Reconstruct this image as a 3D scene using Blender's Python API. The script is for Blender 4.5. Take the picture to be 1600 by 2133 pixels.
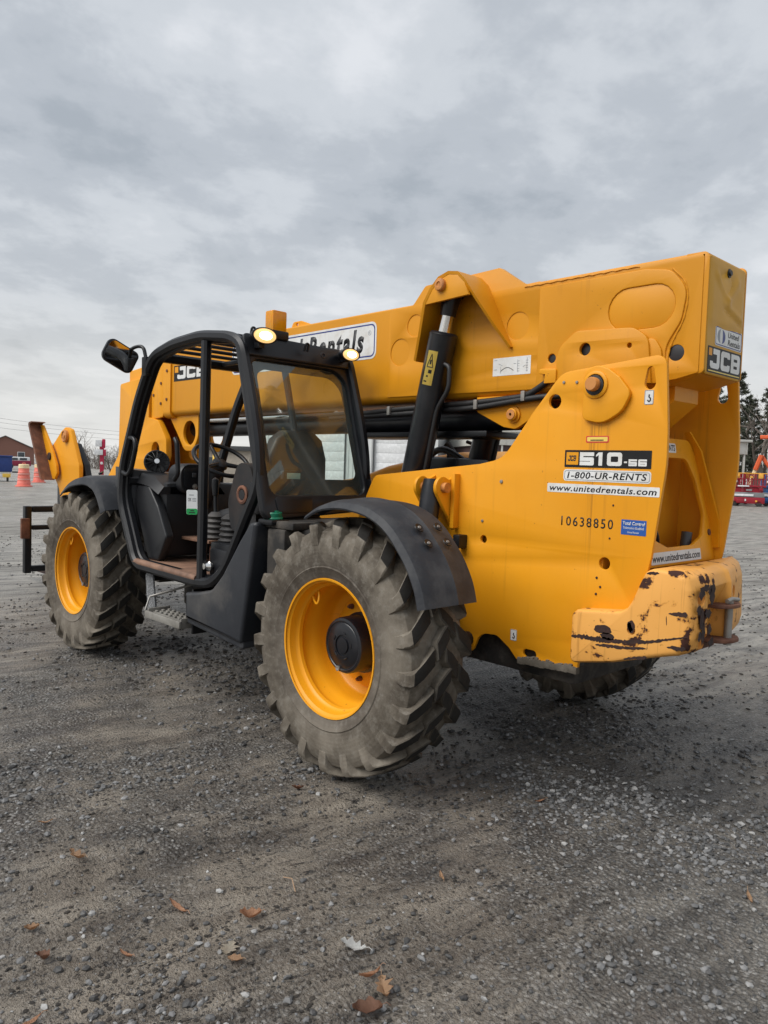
import bpy, bmesh, math, random
from mathutils import Vector, Matrix, noise
R = math.radians
PI = math.pi
rnd = random.Random(7)
for o in list(bpy.data.objects):
    bpy.data.objects.remove(o, do_unlink=True)
scene = bpy.context.scene
COL = scene.collection

# ------------------------------------------------------------------ camera
cam_d = bpy.data.cameras.new('camera')
cam_o = bpy.data.objects.new('camera', cam_d)
COL.objects.link(cam_o)
yaw, pitch, roll = -0.763, -0.058, 0.033
fwd = Vector((math.cos(yaw)*math.cos(pitch), math.sin(yaw)*math.cos(pitch), math.sin(pitch)))
rgt = Vector((math.sin(yaw), -math.cos(yaw), 0.0))
upv = rgt.cross(fwd)
r2 = rgt*math.cos(roll) + upv*math.sin(roll)
u2 = -rgt*math.sin(roll) + upv*math.cos(roll)
M = Matrix((r2, u2, -fwd)).transposed().to_4x4()
M.translation = Vector((-2.784, 3.482, 1.509))
cam_o.matrix_world = M
cam_d.sensor_fit = 'HORIZONTAL'
cam_d.sensor_width = 36.0
cam_d.lens = 36.0*1585/1600
cam_d.clip_start = 0.05
cam_d.clip_end = 5000
scene.camera = cam_o
scene.render.resolution_x, scene.render.resolution_y = 768, 1024

# ------------------------------------------------------------------ sky, sun, exposure
SUN_EL, SUN_AZ = R(50), R(72)          # azimuth counter-clockwise from +x
w = bpy.data.worlds.new('World')
scene.world = w
w.use_nodes = True
nt = w.node_tree
nt.nodes.clear()
def N(t, typ, **kw):
    n = t.nodes.new(typ)
    for k, v in kw.items():
        setattr(n, k, v)
    return n
def L(t, a, b):
    t.links.new(a, b)
wo = N(nt, 'ShaderNodeOutputWorld')
bg = N(nt, 'ShaderNodeBackground')
L(nt, bg.outputs[0], wo.inputs[0])
sky = N(nt, 'ShaderNodeTexSky')
sky.sky_type = 'NISHITA'
sky.sun_disc = False
sky.sun_elevation = SUN_EL
sky.sun_rotation = PI/2 - SUN_AZ
sky.air_density = 1.4; sky.dust_density = 3.0
skm = N(nt, 'ShaderNodeVectorMath', operation='SCALE'); skm.inputs['Scale'].default_value = 0.05
L(nt, sky.outputs[0], skm.inputs[0])
tc = N(nt, 'ShaderNodeTexCoord')
sp = N(nt, 'ShaderNodeSeparateXYZ'); L(nt, tc.outputs['Generated'], sp.inputs[0])
def mth(t, op, a, b=None, c=None, clamp=False):
    n = N(t, 'ShaderNodeMath', operation=op, use_clamp=clamp)
    for i, v in enumerate((a, b, c)):
        if v is None: continue
        if isinstance(v, (int, float)): n.inputs[i].default_value = v
        else: L(t, v, n.inputs[i])
    return n.outputs[0]
zz = mth(nt, 'ADD', mth(nt, 'MAXIMUM', sp.outputs[2], 0.0), 0.22)
cx = mth(nt, 'DIVIDE', sp.outputs[0], zz); cy = mth(nt, 'DIVIDE', sp.outputs[1], zz)
cb = N(nt, 'ShaderNodeCombineXYZ'); L(nt, cx, cb.inputs[0]); L(nt, cy, cb.inputs[1])
def nz(t, vec, scale, detail=6, rough=.55, dist=0.0, lac=2.0):
    n = N(t, 'ShaderNodeTexNoise'); n.inputs['Scale'].default_value = scale
    n.inputs['Detail'].default_value = detail; n.inputs['Roughness'].default_value = rough
    n.inputs['Distortion'].default_value = dist; n.inputs['Lacunarity'].default_value = lac
    if vec is not None: L(t, vec, n.inputs['Vector'])
    return n.outputs['Fac']
def ramp(t, fac, stops, interp='LINEAR'):
    n = N(t, 'ShaderNodeValToRGB'); n.color_ramp.interpolation = interp
    el = n.color_ramp.elements
    while len(el) > 1: el.remove(el[-1])
    el[0].position = stops[0][0]; c = stops[0][1]; el[0].color = (*c, 1) if len(c) == 3 else c
    for p, c in stops[1:]:
        e = el.new(p); e.color = (*c, 1) if len(c) == 3 else c
    L(t, fac, n.inputs[0])
    return n.outputs[0]
mp = N(nt, 'ShaderNodeMapping'); mp.inputs['Rotation'].default_value = (0, 0, R(38)); mp.inputs['Scale'].default_value = (1.1, 1.0, 1)
mp.inputs['Location'].default_value = (3.1, 1.7, 0)
L(nt, cb.outputs[0], mp.inputs[0])
f1 = nz(nt, mp.outputs[0], 0.95, 3, .5, .2)
f2 = nz(nt, mp.outputs[0], 2.6, 6, .58, .15)
f3 = nz(nt, mp.outputs[0], 8.0, 4, .6, .2)
fs = mth(nt, 'ADD', mth(nt, 'ADD', mth(nt, 'MULTIPLY', f1, .44), mth(nt, 'MULTIPLY', f2, .42)), mth(nt, 'MULTIPLY', f3, .14))
cl = ramp(nt, fs, [(0.37, (.385, .425, .475)), (0.45, (.475, .512, .562)), (0.53, (.59, .625, .67)), (0.63, (.72, .745, .785))], 'EASE')
# paler and warmer towards the horizon
hz = ramp(nt, mth(nt, 'MAXIMUM', sp.outputs[2], 0.0), [(0.0, (1, 1, 1)), (0.07, (.75, .75, .75)), (0.20, (.12, .12, .12)), (0.32, (0, 0, 0))])
mxh = N(nt, 'ShaderNodeMix', data_type='RGBA'); L(nt, mth(nt, 'MULTIPLY', hz, 0.62), mxh.inputs[0]); L(nt, cl, mxh.inputs[6])
mxh.inputs[7].default_value = (.86, .835, .77, 1)
mxs = N(nt, 'ShaderNodeMix', data_type='RGBA'); mxs.inputs[0].default_value = 0.93
L(nt, skm.outputs[0], mxs.inputs[6]); L(nt, mxh.outputs[2], mxs.inputs[7])
L(nt, mxs.outputs[2], bg.inputs[0]); bg.inputs[1].default_value = 0.505
sd = bpy.data.lights.new('sun', 'SUN'); sd.energy = 1.5; sd.angle = R(46); sd.color = (1.0, .965, .92)
so = bpy.data.objects.new('sun', sd); COL.objects.link(so)
sdir = Vector((math.cos(SUN_AZ)*math.cos(SUN_EL), math.sin(SUN_AZ)*math.cos(SUN_EL), math.sin(SUN_EL)))
so.rotation_euler = sdir.to_track_quat('Z', 'Y').to_euler()
so.location = sdir*40
scene.view_settings.view_transform = 'Standard'
scene.view_settings.look = 'None'
scene.view_settings.gamma = 1
scene.view_settings.use_curve_mapping = False
scene.view_settings.exposure = 1.15
scene.cycles.max_bounces = 7
scene.cycles.diffuse_bounces = 3
scene.cycles.glossy_bounces = 3
scene.cycles.transmission_bounces = 4
scene.cycles.caustics_reflective = False
scene.cycles.caustics_refractive = False

# ------------------------------------------------------------------ materials
MATS = {}
def principled(name):
    m = bpy.data.materials.new(name); m.use_nodes = True
    t = m.node_tree; p = t.nodes['Principled BSDF']
    return m, t, p
def objvec(t, sc=(1, 1, 1)):
    tc = N(t, 'ShaderNodeTexCoord'); mp = N(t, 'ShaderNodeMapping'); mp.inputs['Scale'].default_value = sc
    L(t, tc.outputs['Object'], mp.inputs[0]); return mp.outputs[0]
def mix(t, fac, a, b):
    n = N(t, 'ShaderNodeMix', data_type='RGBA')
    for i, v in ((0, fac), (6, a), (7, b)):
        if isinstance(v, (int, float)): n.inputs[i].default_value = v
        elif isinstance(v, tuple): n.inputs[i].default_value = (*v, 1) if len(v) == 3 else v
        else: L(t, v, n.inputs[i])
    return n.outputs[2]
def bump(t, h, strength, dist, p):
    b = N(t, 'ShaderNodeBump'); b.inputs['Strength'].default_value = strength; b.inputs['Distance'].default_value = dist
    L(t, h, b.inputs['Height']); L(t, b.outputs[0], p.inputs['Normal']); return b
def simple(name, c, rough=.5, metal=0.0, c2=None, sc=6, lo=.45, hi=.7, bmp=0.0, rvar=.12, spec=.5, dust=None, dustamt=.5, dsc=2.5):
    m, t, p = principled(name)
    v = objvec(t)
    n1 = nz(t, v, sc, 7, .6)
    fac = ramp(t, n1, [(lo, (0, 0, 0)), (hi, (1, 1, 1))])
    col = mix(t, fac, c, c2 if c2 else tuple(min(1, x*1.22) for x in c))
    if dust:
        n2 = nz(t, v, dsc, 9, .68)
        col = mix(t, mth(t, 'MULTIPLY', ramp(t, n2, [(.46, (0, 0, 0)), (.70, (1, 1, 1))]), dustamt), col, dust)
    L(t, col, p.inputs['Base Color'])
    p.inputs['Metallic'].default_value = metal
    p.inputs['Specular IOR Level'].default_value = spec
    rr = mth(t, 'ADD', rough - rvar/2, mth(t, 'MULTIPLY', nz(t, v, sc*1.7, 5), rvar), clamp=True)
    L(t, rr, p.inputs['Roughness'])
    if bmp: bump(t, nz(t, v, sc*9, 5), bmp, .004, p)
    MATS[name] = m
    return m
def yellow(name, c, c2, streak=.35, chip=0.0, rough=.42, spots=.5, run=None):
    m, t, p = principled(name)
    v = objvec(t)
    col = mix(t, ramp(t, nz(t, v, 1.6, 6, .6), [(.35, (0, 0, 0)), (.68, (1, 1, 1))]), c, c2)
    # faded and dusty patches
    fd = mth(t, 'MULTIPLY', ramp(t, nz(t, v, 3.1, 8, .7), [(.44, (0, 0, 0)), (.72, (1, 1, 1))]), .13)
    col = mix(t, fd, col, (.62, .31, .045))
    gr_ = ramp(t, nz(t, objvec(t, (2.2, 2.2, 70)), 1.0, 3, .5), [(.70, (0, 0, 0)), (.73, (1, 1, 1))])
    col = mix(t, mth(t, 'MULTIPLY', mth(t, 'MULTIPLY', gr_, ramp(t, nz(t, v, 4.5, 3), [(.50, (0, 0, 0)), (.60, (1, 1, 1))])), .35), col, (.30, .12, .02))
    # grime washed down by rain: thin vertical streaks, broken up
    sv = objvec(t, (26, 26, .9))
    s = mth(t, 'MULTIPLY', ramp(t, nz(t, sv, 1.0, 5, .62), [(.56, (0, 0, 0)), (.72, (1, 1, 1))]),
            ramp(t, nz(t, v, 1.7, 3), [(.45, (0, 0, 0)), (.65, (1, 1, 1))]))
    col = mix(t, mth(t, 'MULTIPLY', s, streak), col, (.20, .075, .012))
    if run:     # rusty water that has run down from a pin
        xc, hw, zt, zb = run
        s3 = N(t, 'ShaderNodeSeparateXYZ'); L(t, v, s3.inputs[0])
        dx = mth(t, 'ABSOLUTE', mth(t, 'SUBTRACT', s3.outputs[0], xc))
        band = mth(t, 'SUBTRACT', 1.0, mth(t, 'DIVIDE', dx, hw), clamp=True)
        vert = mth(t, 'MULTIPLY', ramp(t, mth(t, 'SUBTRACT', zt, s3.outputs[2]), [(0, (0, 0, 0)), (.04, (1, 1, 1)), (.5, (.55, .55, .55)), (.84, (0, 0, 0))]), 1.0)
        ln_ = ramp(t, nz(t, objvec(t, (75, 1, .8)), 1.0, 4, .6), [(.50, (0, 0, 0)), (.60, (1, 1, 1))])
        col = mix(t, mth(t, 'MULTIPLY', mth(t, 'MULTIPLY', band, vert), mth(t, 'MULTIPLY', ln_, .8)), col, (.16, .055, .010))
    # fine specks
    sp_ = ramp(t, nz(t, v, 55, 3, .5), [(.715, (0, 0, 0)), (.74, (1, 1, 1))])
    col = mix(t, mth(t, 'MULTIPLY', mth(t, 'MULTIPLY', sp_, ramp(t, nz(t, v, 3.3, 3), [(.48, (0, 0, 0)), (.62, (1, 1, 1))])), spots), col, (.06, .022, .012))
    rgh = mth(t, 'ADD', rough - .06, mth(t, 'MULTIPLY', nz(t, v, 5, 6), .16))
    if chip:
        n = mth(t, 'ADD', mth(t, 'MULTIPLY', nz(t, v, 9.0, 8, .62, .4), .75), mth(t, 'MULTIPLY', nz(t, objvec(t, (5, 5, 30)), 1, 5, .6), .25))
        g = N(t, 'ShaderNodeNewGeometry')
        pt = ramp(t, g.outputs['Pointiness'], [(.50, (0, 0, 0)), (.57, (1, 1, 1))])
        f = ramp(t, mth(t, 'ADD', n, mth(t, 'MULTIPLY', pt, .10)), [(chip, (0, 0, 0)), (chip+.012, (1, 1, 1))])
        hal = ramp(t, mth(t, 'ADD', n, mth(t, 'MULTIPLY', pt, .10)), [(chip-.03, (0, 0, 0)), (chip, (1, 1, 1))])
        col = mix(t, mth(t, 'MULTIPLY', hal, .55), col, (.34, .12, .01))
        col = mix(t, f, col, mix(t, nz(t, v, 30, 3), (.018, .009, .009), (.075, .026, .016)))
        rgh = mth(t, 'ADD', rgh, mth(t, 'MULTIPLY', f, .3))
    L(t, col, p.inputs['Base Color']); L(t, rgh, p.inputs['Roughness'])
    p.inputs['Specular IOR Level'].default_value = .32
    bump(t, nz(t, v, 140, 2), .04, .002, p)
    MATS[name] = m
    return m
yellow('yellow', (.72, .295, .006), (.78, .332, .010))
yellow('yellow_plate', (.74, .302, .007), (.80, .340, .012), run=(-.935, .07, 1.76, .92))
yellow('yellow_boom', (.60, .245, .005), (.66, .278, .008))
yellow('yellow_inner', (.66, .255, .010), (.72, .29, .016), streak=.5)
yellow('yellow_cast', (.74, .345, .068), (.80, .395, .10), chip=.600, streak=.95, rough=.5, spots=.8)
yellow('yellow_rim', (.78, .33, .008), (.80, .345, .012), streak=.05, rough=.36, spots=.7)
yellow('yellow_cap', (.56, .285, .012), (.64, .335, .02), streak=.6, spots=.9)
simple('black_frame', (.0045, .0054, .0078), .40, c2=(.010, .0115, .0145), dust=(.05, .047, .043), dustamt=.16, bmp=.05, spec=.4)
simple('black_satin', (.0045, .0052, .007), .38, c2=(.008, .009, .0115), spec=.4)
simple('fender', (.022, .0245, .030), .58, spec=.35, c2=(.032, .035, .041), dust=(.10, .098, .095), dustamt=.35, bmp=.06, dsc=6)
simple('tank', (.014, .0165, .022), .5, c2=(.021, .024, .030), dust=(.125, .115, .102), dustamt=.62, dsc=1.8, bmp=.08)
simple('dirt_black', (.010, .0095, .009), .75, c2=(.034, .029, .024), dust=(.125, .108, .09), dustamt=.75, dsc=4, bmp=.25)
simple('cylinder_black', (.005, .006, .009), .32, c2=(.014, .015, .02), dust=(.05, .047, .043), dustamt=.25)
simple('hose', (.010, .010, .011), .5, bmp=.05)
simple('rust', (.11, .045, .028), .8, c2=(.23, .10, .058), sc=14, lo=.35, hi=.7, bmp=.4, dust=(.05, .03, .022), dustamt=.6, dsc=9)
simple('rust_dark', (.022, .010, .009), .75, c2=(.055, .022, .014), sc=30, bmp=.3)
simple('rust_plank', (.14, .075, .048), .7, c2=(.30, .17, .11), sc=9, lo=.3, hi=.75, bmp=.3, dust=(.06, .035, .025), dustamt=.7, dsc=5)
simple('bare_steel', (.32, .31, .29), .55, metal=.6, c2=(.2, .18, .16), bmp=.2)
simple('chrome', (.80, .79, .77), .12, metal=1.0, c2=(.75, .74, .72), rvar=.05)
simple('pin_face', (.56, .23, .055), .5, c2=(.36, .14, .05), sc=25, bmp=.15)
simple('white_sticker', (.74, .75, .745), .42, c2=(.62, .62, .60), sc=5, lo=.4, hi=.75, dust=(.36, .25, .12), dustamt=.28, dsc=14)
simple('black_sticker', (.009, .009, .010), .5, c2=(.013, .013, .014), spec=.3)
simple('ink', (.012, .012, .014), .5, c2=(.018, .018, .02))
simple('stencil_ink', (.022, .016, .010), .6, c2=(.07, .035, .012), sc=60, lo=.5, hi=.75)
simple('blue_ink', (.030, .045, .19), .45)
simple('grey_ink', (.26, .28, .30), .45)
simple('blue_sticker', (.018, .085, .34), .4)
simple('red_ink', (.55, .04, .03), .45)
simple('warn_yellow', (.80, .60, .12), .4, c2=(.72, .52, .10), sc=4)
simple('tag_white', (.80, .83, .84), .4)
simple('tag_green', (.01, .36, .09), .4)
simple('cap_green', (.006, .16, .085), .35, c2=(.01, .21, .12))
simple('rubber_bellows', (.030, .030, .032), .6, c2=(.05, .048, .046), dust=(.12, .105, .09), dustamt=.4)
simple('seat_vinyl', (.012, .012, .0135), .5, c2=(.020, .0195, .020), dust=(.075, .042, .03), dustamt=.4, dsc=3)
simple('dash', (.0065, .0075, .010), .45, c2=(.010, .0115, .0145), dust=(.04, .039, .038), dustamt=.2)
simple('dash_pale', (.050, .053, .058), .5, c2=(.065, .068, .073))
simple('screen', (.30, .42, .40), .3)
simple('step_metal', (.27, .26, .235), .6, metal=.3, c2=(.36, .35, .32), sc=12, bmp=.2, dust=(.07, .06, .05), dustamt=.6)
simple('grip', (.12, .125, .13), .8, c2=(.30, .31, .32), sc=110, lo=.5, hi=.6)
simple('mud', (.11, .095, .075), .95, c2=(.19, .17, .14), sc=18, bmp=.6)
# tyre rubber: dusty walls, lug faces polished dark by the ground
m, t, p = principled('tyre_rubber'); MATS['tyre_rubber'] = m
v = objvec(t); tcx = N(t, 'ShaderNodeTexCoord'); sx = N(t, 'ShaderNodeSeparateXYZ'); L(t, tcx.outputs['Object'], sx.inputs[0])
rad = mth(t, 'SQRT', mth(t, 'ADD', mth(t, 'MULTIPLY', sx.outputs[0], sx.outputs[0]), mth(t, 'MULTIPLY', sx.outputs[2], sx.outputs[2])))
dustc = mix(t, ramp(t, nz(t, v, 3.4, 8, .68), [(.36, (0, 0, 0)), (.66, (1, 1, 1))]), (.060, .049, .037), (.205, .180, .145))
dustc = mix(t, mth(t, 'MULTIPLY', ramp(t, rad, [(.34, (1, 1, 1)), (.46, (0, 0, 0))]), .55), dustc, (.080, .067, .056))
dustc = mix(t, mth(t, 'MULTIPLY', ramp(t, nz(t, objvec(t, (1, 1, 1)), 28, 6, .7), [(.5, (0, 0, 0)), (.75, (1, 1, 1))]), .5), dustc, (.26, .243, .212))
sn = N(t, 'ShaderNodeSeparateXYZ'); L(t, tcx.outputs['Normal'], sn.inputs[0])
rdot = mth(t, 'DIVIDE', mth(t, 'ADD', mth(t, 'MULTIPLY', sx.outputs[0], sn.outputs[0]), mth(t, 'MULTIPLY', sx.outputs[2], sn.outputs[2])), rad)
worn = ramp(t, mth(t, 'ADD', rad, mth(t, 'MULTIPLY', nz(t, v, 20, 5), .014)), [(.596, (0, 0, 0)), (.606, (1, 1, 1))])
worn = mth(t, 'MULTIPLY', worn, ramp(t, rdot, [(.55, (0, 0, 0)), (.90, (1, 1, 1))]))
colr = mix(t, worn, dustc, mix(t, nz(t, v, 35, 5, .7), (.009, .0085, .008), (.028, .026, .023)))
L(t, colr, p.inputs['Base Color']); p.inputs['Roughness'].default_value = .82; p.inputs['Specular IOR Level'].default_value = .3
ring = mth(t, 'SINE', mth(t, 'MULTIPLY', rad, 330))
bump(t, mth(t, 'ADD', mth(t, 'MULTIPLY', ring, .10), nz(t, v, 60, 6, .7)), .35, .004, p)
# window glass: thin, greenish, reflective at glancing angles
def glass(name, tint, refl=1.0):
    m, t, p = principled(name); t.nodes.remove(p); MATS[name] = m
    out = t.nodes['Material Output']
    tr = N(t, 'ShaderNodeBsdfTransparent'); tr.inputs[0].default_value = (*tint, 1)
    gl = N(t, 'ShaderNodeBsdfGlossy'); gl.inputs['Roughness'].default_value = .03; gl.inputs[0].default_value = (.9, .95, .92, 1)
    fr = N(t, 'ShaderNodeFresnel'); fr.inputs[0].default_value = 1.5
    mx = N(t, 'ShaderNodeMixShader'); gm = N(t, 'ShaderNodeNewGeometry')
    L(t, mth(t, 'MULTIPLY', mth(t, 'MULTIPLY', fr.outputs[0], refl, clamp=True), mth(t, 'SUBTRACT', 1.0, gm.outputs['Backfacing'])), mx.inputs[0])
    df = N(t, 'ShaderNodeBsdfDiffuse'); df.inputs[0].default_value = (.62, .63, .58, 1)      # pale veil painted in for reflected sky
    md_ = N(t, 'ShaderNodeMixShader'); L(t, mth(t, 'MULTIPLY', ramp(t, nz(t, objvec(t), 3.2, 7, .65), [(.38, (.25, .25, .25)), (.74, (1, 1, 1))]), .06), md_.inputs[0])
    L(t, tr.outputs[0], md_.inputs[1]); L(t, df.outputs[0], md_.inputs[2])
    L(t, md_.outputs[0], mx.inputs[1]); L(t, gl.outputs[0], mx.inputs[2]); L(t, mx.outputs[0], out.inputs[0])
glass('cab_glass', (.93, .985, .95), 2.3)
simple('mirror_glass', (.55, .56, .56), .04, metal=1.0, rvar=.02)
def emit(name, c, s, c2=None):
    m, t, p = principled(name); MATS[name] = m
    p.inputs['Base Color'].default_value = (*c, 1)
    p.inputs['Emission Color'].default_value = (*c, 1); p.inputs['Emission Strength'].default_value = s
    p.inputs['Roughness'].default_value = .2
emit('lamp_bulb', (1.0, .86, .60), 5.0)
emit('lamp_lens', (1.0, .62, .24), .42)
m, t, p = principled('amber_lens'); MATS['amber_lens'] = m
p.inputs['Base Color'].default_value = (.90, .36, .006, 1); p.inputs['Roughness'].default_value = .2
p.inputs['Transmission Weight'].default_value = .25; p.inputs['Subsurface Weight'].default_value = .2
wv = N(t, 'ShaderNodeTexWave'); wv.bands_direction = 'X'; wv.inputs['Scale'].default_value = 22; L(t, objvec(t), wv.inputs[0])
bump(t, wv.outputs['Fac'], .35, .004, p)

# ------------------------------------------------------------------ mesh helpers
def tag(o, label=None, cat=None, group=None, kind=None):
    for k, v in (('label', label), ('category', cat), ('group', group), ('kind', kind)):
        if v: o[k] = v
    return o
def empty(name, loc=(0, 0, 0), rz=0.0, parent=None):
    o = bpy.data.objects.new(name, None); COL.objects.link(o)
    o.location = loc; o.rotation_euler = (0, 0, rz); o.empty_display_size = .2
    if parent: o.parent = parent
    return o
def finish(me, mat, smooth=40):
    me.materials.clear()
    if mat is not None: me.materials.append(MATS[mat] if isinstance(mat, str) else mat)
    if smooth:
        me.polygons.foreach_set('use_smooth', [True]*len(me.polygons))
        try: me.set_sharp_from_angle(angle=R(smooth))
        except Exception: pass
    me.update()
ORG = {}
def link(name, me, parent=None):
    """meshes of a thing are written in world coordinates and shifted to the thing's own origin"""
    o = bpy.data.objects.new(name, me); COL.objects.link(o)
    if parent is not None:
        o.parent = parent
        off = ORG.get(parent.name)
        if off is not None: o.location = -off
    return o
def mesh_obj(name, bm, mat, parent=None, smooth=40):
    me = bpy.data.meshes.new(name); bm.to_mesh(me); bm.free(); finish(me, mat, smooth)
    return link(name, me, parent)
def fillet(pts, seg=5):
    """pts: (x, y[, radius]); rounds the corners of a closed polygon"""
    out = []; n = len(pts)
    for i in range(n):
        p = Vector(pts[i][:2]); r = pts[i][2] if len(pts[i]) > 2 else 0
        a = Vector(pts[i-1][:2]); b = Vector(pts[(i+1) % n][:2])
        if r <= 0: out.append((p.x, p.y)); continue
        d1 = (a-p); d2 = (b-p); l1, l2 = d1.length, d2.length
        d1.normalize(); d2.normalize()
        ang = d1.angle(d2)
        if ang > PI-.02: out.append((p.x, p.y)); continue
        t_ = min(r/math.tan(ang/2), l1*.49, l2*.49); rr = t_*math.tan(ang/2)
        c = p + (d1+d2).normalized()*(rr/math.sin(ang/2))
        s = p+d1*t_-c; e = p+d2*t_-c
        a0 = math.atan2(s.y, s.x); a1 = math.atan2(e.y, e.x)
        da = (a1-a0+PI) % (2*PI)-PI
        k = max(2, int(seg*abs(da)/(PI/2))+1)
        for j in range(k+1):
            q = a0+da*j/k; out.append((c.x+rr*math.cos(q), c.y+rr*math.sin(q)))
    return out
def circle(cx, cy, r, n=28, ry=None):
    return [(cx+r*math.cos(2*PI*i/n), cy+(ry or r)*math.sin(2*PI*i/n)) for i in range(n)]
def stadium(x0, x1, z0, z1, n=10):
    r = (z1-z0)/2; zc = (z0+z1)/2
    return [(x1-r+r*math.cos(a), zc+r*math.sin(a)) for a in [(-PI/2+PI*i/n) for i in range(n+1)]] + \
           [(x0+r+r*math.cos(a), zc+r*math.sin(a)) for a in [(PI/2+PI*i/n) for i in range(n+1)]]
def curve_mesh(loops, half, bev, bseg=1):
    cu = bpy.data.curves.new('c', 'CURVE'); cu.dimensions = '2D'; cu.fill_mode = 'BOTH'
    cu.extrude = max(half-bev, 0.0); cu.bevel_depth = bev; cu.bevel_resolution = bseg; cu.offset = -bev
    for lp in loops:
        s = cu.splines.new('POLY'); s.points.add(len(lp)-1); s.use_cyclic_u = True
        for i, q in enumerate(lp): s.points[i].co = (q[0], q[1], 0, 1)
    ob = bpy.data.objects.new('c', cu); me = bpy.data.meshes.new_from_object(ob)
    bpy.data.objects.remove(ob); bpy.data.curves.remove(cu)
    bm = bmesh.new(); bm.from_mesh(me); bpy.data.meshes.remove(me)
    bmesh.ops.remove_doubles(bm, verts=bm.verts, dist=1e-5)
    return bm
def plateY(name, loops, y0, y1, mat, parent, bev=.003, bseg=1, smooth=35):
    """plate lying in the x-z plane, between y0 and y1"""
    bm = curve_mesh(loops, abs(y1-y0)/2, bev, bseg); yc = (y0+y1)/2
    for v in bm.verts: v.co = Vector((v.co.x, yc-v.co.z, v.co.y))
    return mesh_obj(name, bm, mat, parent, smooth)
def plateF(name, loops, th, frame, mat, parent, bev=.0, smooth=35, lift=0.0):
    """plate in any frame (origin, U, V): thickness th rising along N"""
    O, U, V = (Vector(a) for a in frame); Nn = U.cross(V).normalized()
    bm = curve_mesh(loops, th/2, bev)
    for v in bm.verts: v.co = O+U*v.co.x+V*v.co.y+Nn*(v.co.z+th/2+lift)
    return mesh_obj(name, bm, mat, parent, smooth)
def box_bm(bm, x0, x1, y0, y1, z0, z1, bev=0.0):
    r = bmesh.ops.create_cube(bm, size=1)
    for v in r['verts']:
        v.co = Vector(((x0+x1)/2+v.co.x*(x1-x0), (y0+y1)/2+v.co.y*(y1-y0), (z0+z1)/2+v.co.z*(z1-z0)))
    if bev:
        es = list({e for v in r['verts'] for e in v.link_edges})
        bmesh.ops.bevel(bm, geom=es, offset=bev, segments=2, affect='EDGES', profile=.6)
def box(name, x0, x1, y0, y1, z0, z1, mat, parent=None, bev=.006):
    bm = bmesh.new(); box_bm(bm, x0, x1, y0, y1, z0, z1, bev)
    return mesh_obj(name, bm, mat, parent)
def smooth_path(pts, r=.05, seg=5):
    """round the corners of an open 3d polyline"""
    P = [Vector(p) for p in pts]; out = [P[0]]
    for i in range(1, len(P)-1):
        a, p, b = P[i-1], P[i], P[i+1]
        d1 = a-p; d2 = b-p; tt = min(r, d1.length*.49, d2.length*.49)
        s = p+d1.normalized()*tt; e = p+d2.normalized()*tt
        for j in range(seg+1):
            u = j/seg; out.append(s*(1-u)**2+p*2*u*(1-u)+e*u*u)
    out.append(P[-1]); return out
def tube_bm(bm, pts, rad, n=10, closed=False, sy=1.0, flat_up=None):
    P = [Vector(p) for p in pts]; m_ = len(P); rings = []
    prev = None
    for i, p in enumerate(P):
        if closed: tg = (P[(i+1) % m_]-P[i-1])
        else: tg = P[min(i+1, m_-1)]-P[max(i-1, 0)]
        tg.normalize()
        if flat_up is not None: u = (Vector(flat_up)-tg*Vector(flat_up).dot(tg)).normalized()
        elif prev is None:
            u = tg.orthogonal().normalized()
        else:
            u = (prev-tg*prev.dot(tg)).normalized()
        prev = u; w_ = tg.cross(u)
        rr = rad[i] if isinstance(rad, (list, tuple)) else rad
        rings.append([bm.verts.new(p+(u*math.cos(2*PI*k/n)*sy+w_*math.sin(2*PI*k/n))*rr) for k in range(n)])
    for i in range(m_ if closed else m_-1):
        a, b = rings[i], rings[(i+1) % m_]
        for k in range(n): bm.faces.new((a[k], a[(k+1) % n], b[(k+1) % n], b[k]))
    if not closed:
        bm.faces.new(rings[0][::-1]); bm.faces.new(rings[-1])
def tube(name, pts, rad, mat, parent=None, n=12, closed=False, corner=0, smooth=50, sy=1.0, flat_up=None):
    if corner: pts = smooth_path(pts, corner)
    bm = bmesh.new(); tube_bm(bm, pts, rad, n, closed, sy, flat_up)
    bmesh.ops.recalc_face_normals(bm, faces=bm.faces)
    return mesh_obj(name, bm, mat, parent, smooth)
def bar_path(name, pts, wu, wv, up, mat, parent=None, corner=0, bev=.25, closed=False):
    """rectangular section swept along a path: wu along 'up' reference, wv across"""
    if corner: pts = smooth_path(pts, corner)
    P = [Vector(p) for p in pts]; m_ = len(P); bm = bmesh.new(); rings = []
    b = bev*min(wu, wv)
    sec = [(-wu/2+b, -wv/2), (wu/2-b, -wv/2), (wu/2, -wv/2+b), (wu/2, wv/2-b), (wu/2-b, wv/2), (-wu/2+b, wv/2), (-wu/2, wv/2-b), (-wu/2, -wv/2+b)]
    for i, p in enumerate(P):
        tg = (P[(i+1) % m_]-P[i-1]) if closed else (P[min(i+1, m_-1)]-P[max(i-1, 0)])
        tg.normalize(); u = Vector(up); u = (u-tg*u.dot(tg)).normalized(); v_ = tg.cross(u)
        rings.append([bm.verts.new(p+u*a+v_*c) for a, c in sec])
    n = len(sec)
    for i in range(m_ if closed else m_-1):
        a, c = rings[i], rings[(i+1) % m_]
        for k in range(n): bm.faces.new((a[k], a[(k+1) % n], c[(k+1) % n], c[k]))
    if not closed: bm.faces.new(rings[0][::-1]); bm.faces.new(rings[-1])
    bmesh.ops.recalc_face_normals(bm, faces=bm.faces)
    return mesh_obj(name, bm, mat, parent, 35)
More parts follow.
